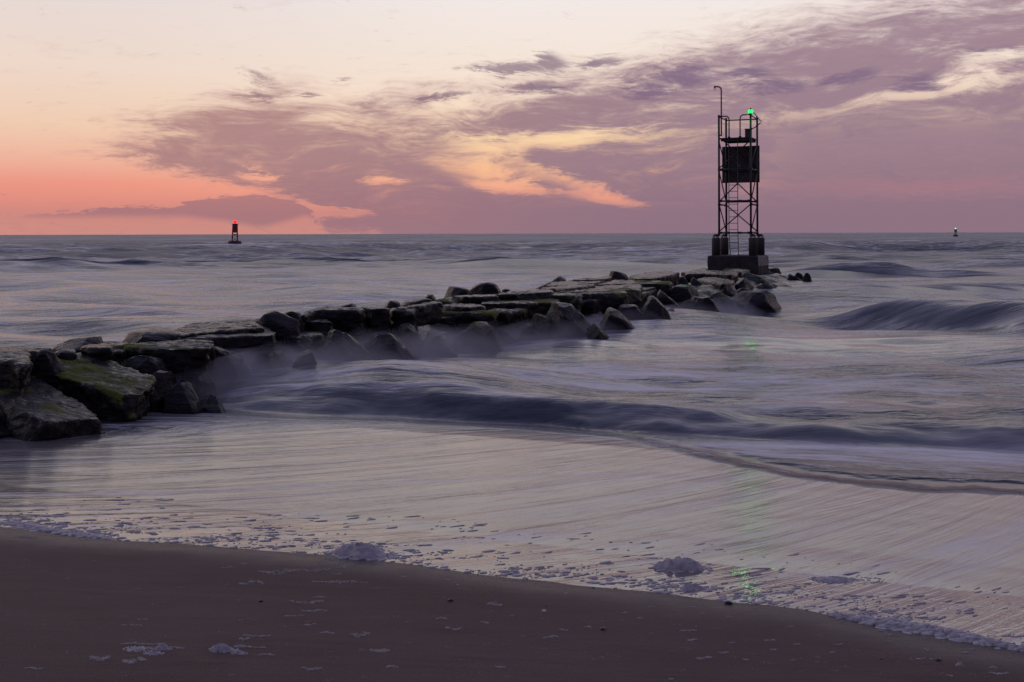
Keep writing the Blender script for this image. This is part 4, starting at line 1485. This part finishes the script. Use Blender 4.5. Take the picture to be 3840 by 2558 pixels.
patches = []
for k_, lst in (((0, 1800, 1.569), [(150, 338, 140, 25), (1640, 540, 240, 40), (1840, 530, 200, 20), (2010, 500, 140, 46), (1820, 505, 100, 12), (1480, 605, 140, 44),
                 (2000, 600, 340, 14), (1800, 718, 200, 22), (1850, 770, 150, 18), (1880, 690, 60, 14), (2120, 908, 110, 34), (1510, 918, 160, 16), (1440, 938, 60, 20),
                 (590, 1050, 120, 44), (840, 965, 250, 12), (1830, 1112, 120, 20), (2240, 1005, 100, 24), (1915, 900, 90, 22), (1740, 800, 120, 12), (770, 855, 120, 10),
                 (840, 820, 60, 7), (1820, 852, 70, 14), (1490, 985, 140, 14), (1570, 1030, 110, 12), (1030, 990, 110, 14), (200, 1110, 110, 16), (1350, 515, 90, 12),
                 (1430, 495, 40, 8), (1570, 450, 40, 6), (780, 1065, 130, 40), (1940, 468, 60, 18)]),
                ((1200, 1900, 1.569), [(350, 848, 110, 26), (1030, 575, 90, 34), (720, 660, 70, 18), (970, 682, 60, 16), (790, 718, 100, 24), (1360, 768, 80, 22), (1580, 710, 50, 12),
                 (1880, 657, 45, 12), (1430, 727, 50, 20), (1320, 615, 34, 10), (60, 445, 200, 14), (330, 325, 100, 16), (2170, 730, 90, 10), (1060, 945, 60, 18), (425, 945, 70, 22),
                 (1790, 625, 30, 8), (1950, 592, 40, 8), (2190, 592, 50, 10), (745, 433, 40, 8), (490, 413, 50, 7), (100, 398, 50, 8), (1450, 512, 30, 8)]),
                ((2400, 1900, 1.635), [(290, 760, 90, 9), (315, 820, 60, 16), (390, 930, 90, 22), (515, 898, 50, 14), (545, 678, 40, 9), (385, 655, 40, 9), (320, 617, 40, 9),
                 (800, 820, 60, 10), (960, 845, 40, 9), (1210, 845, 50, 8), (1175, 895, 40, 10), (1730, 935, 150, 9), (1960, 970, 50, 44), (1755, 880, 30, 22), (2200, 1025, 110, 22),
                 (2040, 875, 40, 12), (1985, 898, 60, 8), (1530, 790, 40, 10), (565, 835, 30, 8), (650, 940, 30, 16), (925, 735, 30, 6), (700, 625, 30, 6), (820, 880, 30, 8),
                 (1520, 827, 30, 7), (1240, 707, 30, 7), (2165, 988, 40, 14), (1900, 1035, 40, 16), (195, 1058, 30, 10), (938, 943, 26, 7), (1480, 762, 30, 6)])):
    for cx, cy, w, h in lst:
        patches.append((k_[0] + cx / k_[2], k_[1] + cy / k_[2], w / k_[2], h / k_[2]))


def scatter_lace():
    r = random.Random(9)
    mb = MB()
    for px, py, w, h in patches:
        c = ground_at(px, py)
        ex = (ground_at(px + w / 2, py) - c)
        ey = (ground_at(px, py - h / 2) - c)
        n = int(6 + w * h / 26)
        ph = r.uniform(0, 6)
        for _ in range(min(n, 150)):
            a = r.uniform(-1, 1)
            b = r.gauss(0, .38) * (1 - .6 * abs(a)) + .35 * math.sin(a * 3 + ph)
            q = c + ex * a + ey * b
            z = float(sand_z(np.array(q.x), np.array(q.y)))
            rx = r.uniform(.003, .009) * (1.5 if r.random() < .15 else 1)
            fleck(mb, q.x, q.y, z, rx, rx * r.uniform(.5, .9), flow_angle(q.x) + r.gauss(0, .6), rx * .3, r, 6)
    for _ in range(170):
        px, py = r.uniform(0, 3840), r.uniform(2100, 2558)
        if py < np.interp(px, [e[0] for e in edge_px], [e[1] for e in edge_px]) + 25: continue
        c = ground_at(px, py)
        for _ in range(r.randint(2, 9)):
            x, y = c.x + r.gauss(0, .012), c.y + r.gauss(0, .009)
            rx = r.uniform(.002, .005)
            fleck(mb, x, y, float(sand_z(np.array(x), np.array(y))), rx, rx * .7, r.uniform(0, 3), rx * .3, r, 6)
    o = mb.build('foam_lace', m_lace, None, None, None, True)
    return tag(o, 'thin lacy remains of foam left on the bare sand', None, None, 'stuff')


scatter_lace()


def foam_line(name, label, pts, wid, hgt, num, seed):
    """lumpy ridge of bubbles along a run of the water's edge"""
    r = random.Random(seed)
    P = [ground_at(*p) for p in pts]
    mb = MB()
    for _ in range(num):
        k = r.uniform(0, len(P) - 1.001)
        i = int(k)
        q = P[i].lerp(P[i + 1], k - i)
        taper = math.sin(math.pi * min(1, max(0, k / (len(P) - 1)))) * .7 + .3
        off = r.gauss(0, wid * .42 * taper)
        x, y = q.x + NS[0] * off, q.y + NS[1] * off
        rad = r.uniform(.012, .034) * taper
        fleck(mb, x, y, float(film_z(np.array(x), np.array(y))), rad * 1.3, rad * .8, flow_angle(x) - .5 + r.gauss(0, .5), hgt * taper * r.uniform(.4, 1.0) * math.exp(-(off / (wid * .6)) ** 2), r, 10)
    o = mb.build(name, m_foam, None, None, None, True)
    return tag(o, label, None, None, 'stuff')


foam_line('foam_line', 'lumpy white foam ridge along the water edge at lower right',
          [(3110, 2306), (3200, 2318), (3300, 2340), (3400, 2352), (3520, 2372), (3640, 2398), (3760, 2420), (3900, 2448)], .10, .030, 620, 3)
foam_line('foam_line', 'low foam ridge along the water edge at the left border', [(-60, 1960), (60, 1966), (160, 1985), (300, 2006), (420, 2022)], .09, .016, 240, 4)


def foam_mound(label, px, py, w, h, seed, tail=0.0, parts=1.0):
    """heap of foam: dome with lumps; px, py is the middle of its foot"""
    c = ground_at(px, py)
    c.z = float(film_z(np.array(c.x), np.array(c.y)))
    nr, na = 26, 56
    P = np.zeros((nr, na + 1, 3))
    for i in range(nr):
        q = (i + 1e-3) / (nr - 1)
        for j in range(na + 1):
            a = j * 2 * math.pi / na
            rad = w / 2 * q * (1 + .22 * math.sin(2 * a + seed) + .12 * math.sin(3 * a + seed * 2))
            x, y = rad * math.cos(a), rad * .62 * math.sin(a)
            if tail and x > 0: x *= 1 + tail * q
            P[i, j] = (x, y, h * max(0, 1 - q ** 2) ** .8)
    x, y = P[..., 0], P[..., 1]
    f = np.clip(P[..., 2] / h, 0, 1) ** .5
    P[..., 2] -= (NS[0] * x + NS[1] * y) * SLOPE
    cau = .5 - np.abs(pn2(x * 4.2 / w, y * 6 / w, seed)) * 1.6                # cauliflower lumps
    cau2 = .5 - np.abs(pn2(x * 11 / w, y * 14 / w, seed + 1)) * 1.6
    cau3 = .5 - np.abs(pn2(x * 26 / w, y * 30 / w, seed + 2)) * 1.6
    P[..., 2] += f * h * (.46 * cau + .08 * cau2 + .02 * cau3) - .006
    me = grid_mesh('foam_mound', P)
    bm = bmesh.new(); bm.from_mesh(me)
    bmesh.ops.remove_doubles(bm, verts=bm.verts, dist=1e-5)
    bmesh.ops.recalc_face_normals(bm, faces=bm.faces)
    bm.to_mesh(me); bm.free()
    # ragged skirt of bubbles
    rr_ = random.Random(seed)
    mb = MB()
    mb.add([v.co for v in me.vertices], [list(p.vertices) for p in me.polygons])
    for _ in range(int(90 * parts)):
        a, q = rr_.uniform(0, 2 * math.pi), rr_.uniform(.75, 1.45)
        x_, y_ = w / 2 * q * math.cos(a) * (1 + (tail if math.cos(a) > 0 else 0)), w / 2 * .66 * q * math.sin(a)
        zz = float(film_z(np.array(c.x + x_), np.array(c.y + y_))) - c.z
        rad = rr_.uniform(.03, .09) * w
        fleck(mb, x_, y_, zz, rad, rad * .6, rr_.uniform(0, 3), rad * rr_.uniform(.1, .35), rr_, 8)
    bpy.data.meshes.remove(me)
    o = mb.build('foam_mound', m_foam, None, None, None, True)
    o.location = c
    tag(o, label, 'foam', 'heaps of foam on the shore')
    return o


foam_mound('largest rounded heap of foam sitting on the water edge, left of centre', 1355, 2082, .31, .066, 3)
foam_mound('soft pointed heap of foam in the backwash beside the green reflection', 2548, 2138, .26, .060, 8)
foam_mound('low streaked heap of foam trailing right in the backwash', 3120, 2185, .18, .022, 12, 1.6)
foam_mound('small round puffs of foam at the water edge below the green reflection', 2590, 2212, .12, .03, 31, .6)
foam_mound('small white peaked clump of foam on dry sand at bottom left', 612, 2434, .055, .026, 15)
foam_mound('flat knot of foam just below the peaked clump on the sand', 578, 2450, .06, .014, 16)
foam_mound('thin crest of foam left of the peaked clump on the sand', 520, 2434, .09, .011, 18, .3)
foam_mound('roundest white puff of foam on the sand at bottom left', 832, 2438, .085, .028, 21, .2)
foam_mound('small puff of foam right of the roundest one', 896, 2450, .05, .017, 23)
foam_mound('faint bead of foam behind the two round puffs', 900, 2424, .04, .012, 26)


def pebble(label, px, py, w, mat, seed):
    c = ground_at(px, py)
    bm = bmesh.new()
    bmesh.ops.create_icosphere(bm, subdivisions=2, radius=1)
    for v in bm.verts:
        k = 1 + .35 * float(pn3(v.co.x * 1.3, v.co.y * 1.3, v.co.z * 1.3, seed))
        v.co = Vector((v.co.x * w / 2 * k, v.co.y * w / 2 * .7 * k, v.co.z * w * .24 * k))
    me = bpy.data.meshes.new('pebble')
    bm.to_mesh(me); bm.free()
    o = link('pebble' if mat is m_pebble else 'shell', me, mat)
    o.location = c + Vector((0, 0, w * .10))
    o.rotation_euler = (0, 0, seed)
    tag(o, label, 'pebble' if mat is m_pebble else 'shell', 'bits lying on the sand')


pebble('dark pebble on bare sand below the largest foam heap', 1688, 2254, .032, m_pebble, 41)
pebble('dark pebble in the middle of the sand, nearest the bottom edge', 2261, 2361, .034, m_pebble, 42)
pebble('tiny dark pebble right beside the pale shell on the sand', 2048, 2273, .016, m_pebble, 43)
pebble('dark chip of stone at the water edge below the green reflection', 2733, 2264, .045, m_pebble, 44)
pebble('dark pebble at lower right, close to the frame edge', 3519, 2477, .032, m_pebble, 45)
pebble('very small dark pebble left of the one at lower right', 3305, 2472, .014, m_pebble, 46)
pebble('dark speck of stone touching the water edge in the middle', 2226, 2205, .014, m_pebble, 47)
pebble('dark pebble on the sand at left, far from the others', 978, 2256, .026, m_pebble, 48)
pebble('small pale shell on the sand in the middle', 2040, 2293, .026, m_shell, 49)
pebble('white shell chip near the water edge in the middle', 1716, 2195, .012, m_shell, 50)


# ------------------------------------------------------------------ spray hanging over the surf along the stones
def sea_mist():
    n_s, n_t = 90, 12
    S_ = np.linspace(11.6, 38.5, n_s)
    tn = np.interp(S_, [11, 14, 16.7, 22.2, 29.9, 36, 47], [-9.5, -9.2, -8.7, -7.5, -6.5, -6.1, -7.0])
    wd = np.interp(S_, [11, 13, 16, 22, 30, 40, 47], [.5, 1.3, 1.4, 1.1, 1.0, 1.1, .6])
    top = np.interp(S_, [11, 13, 16, 22, 30, 44, 47], [.35, .80, .82, .64, .56, .60, .2])
    P = np.zeros((n_s, n_t, 3))
    for j in range(n_t):
        q = j / (n_t - 1) * 2 - 1
        t = tn + q * wd
        P[:, j, 0] = NS[0] * S_ + NS[1] * t
        P[:, j, 1] = NS[1] * S_ - NS[0] * t
        P[:, j, 2] = .12 + (top - .12) * max(0, 1 - q * q) * (1 + .25 * pn2(S_ * .8, t * 1.5, 95))
    B = P.copy(); B[..., 2] = -.1
    loop = np.concatenate([P, B[:, ::-1]], 1)
    nv = loop.shape[1]
    V = loop.reshape(-1, 3)
    f = []
    for i in range(n_s - 1):
        for j in range(nv):
            j2 = (j + 1) % nv
            f.append([i * nv + j, i * nv + j2, (i + 1) * nv + j2, (i + 1) * nv + j])
    f.append(list(range(nv)))
    f.append([(n_s - 1) * nv + j for j in range(nv)])
    m = MB().add(V, f)
    mt = mat_new('spray')
    g = node('ShaderNodeNewGeometry')
    p = X(g.outputs['Position'])
    zz = sep(p)[2]
    nn = noise(mapping(p, rot=(0, 0, R(20)), scale=(1, 1.3, 1.6)), .9, 3, .55, .6)
    px_, py_, _z = sep(p)
    along = px_ * NS[0] + py_ * NS[1]
    den = sstep(zz + (nn - .5) * 1.3, .80, .15) * (sstep(along, 38, 28, .0, .55) + sstep(along, 16.5, 13.5, 0, .95))
    v = node('ShaderNodeVolumePrincipled')
    put(v, 'Color', (.80, .77, .83, 1)); put(v, 'Density', den); put(v, 'Anisotropy', .2)
    o = node('ShaderNodeOutputMaterial')
    mt.node_tree.links.new(v.outputs[0], o.inputs['Volume'])
    ob = m.build('sea_mist', mt, None)
    return tag(ob, 'low veil of spray and mist over the stones at the waterline', None, None, 'stuff')


sea_mist()
scene.cycles.volume_step_rate = 2.0
scene.cycles.volume_max_steps = 48
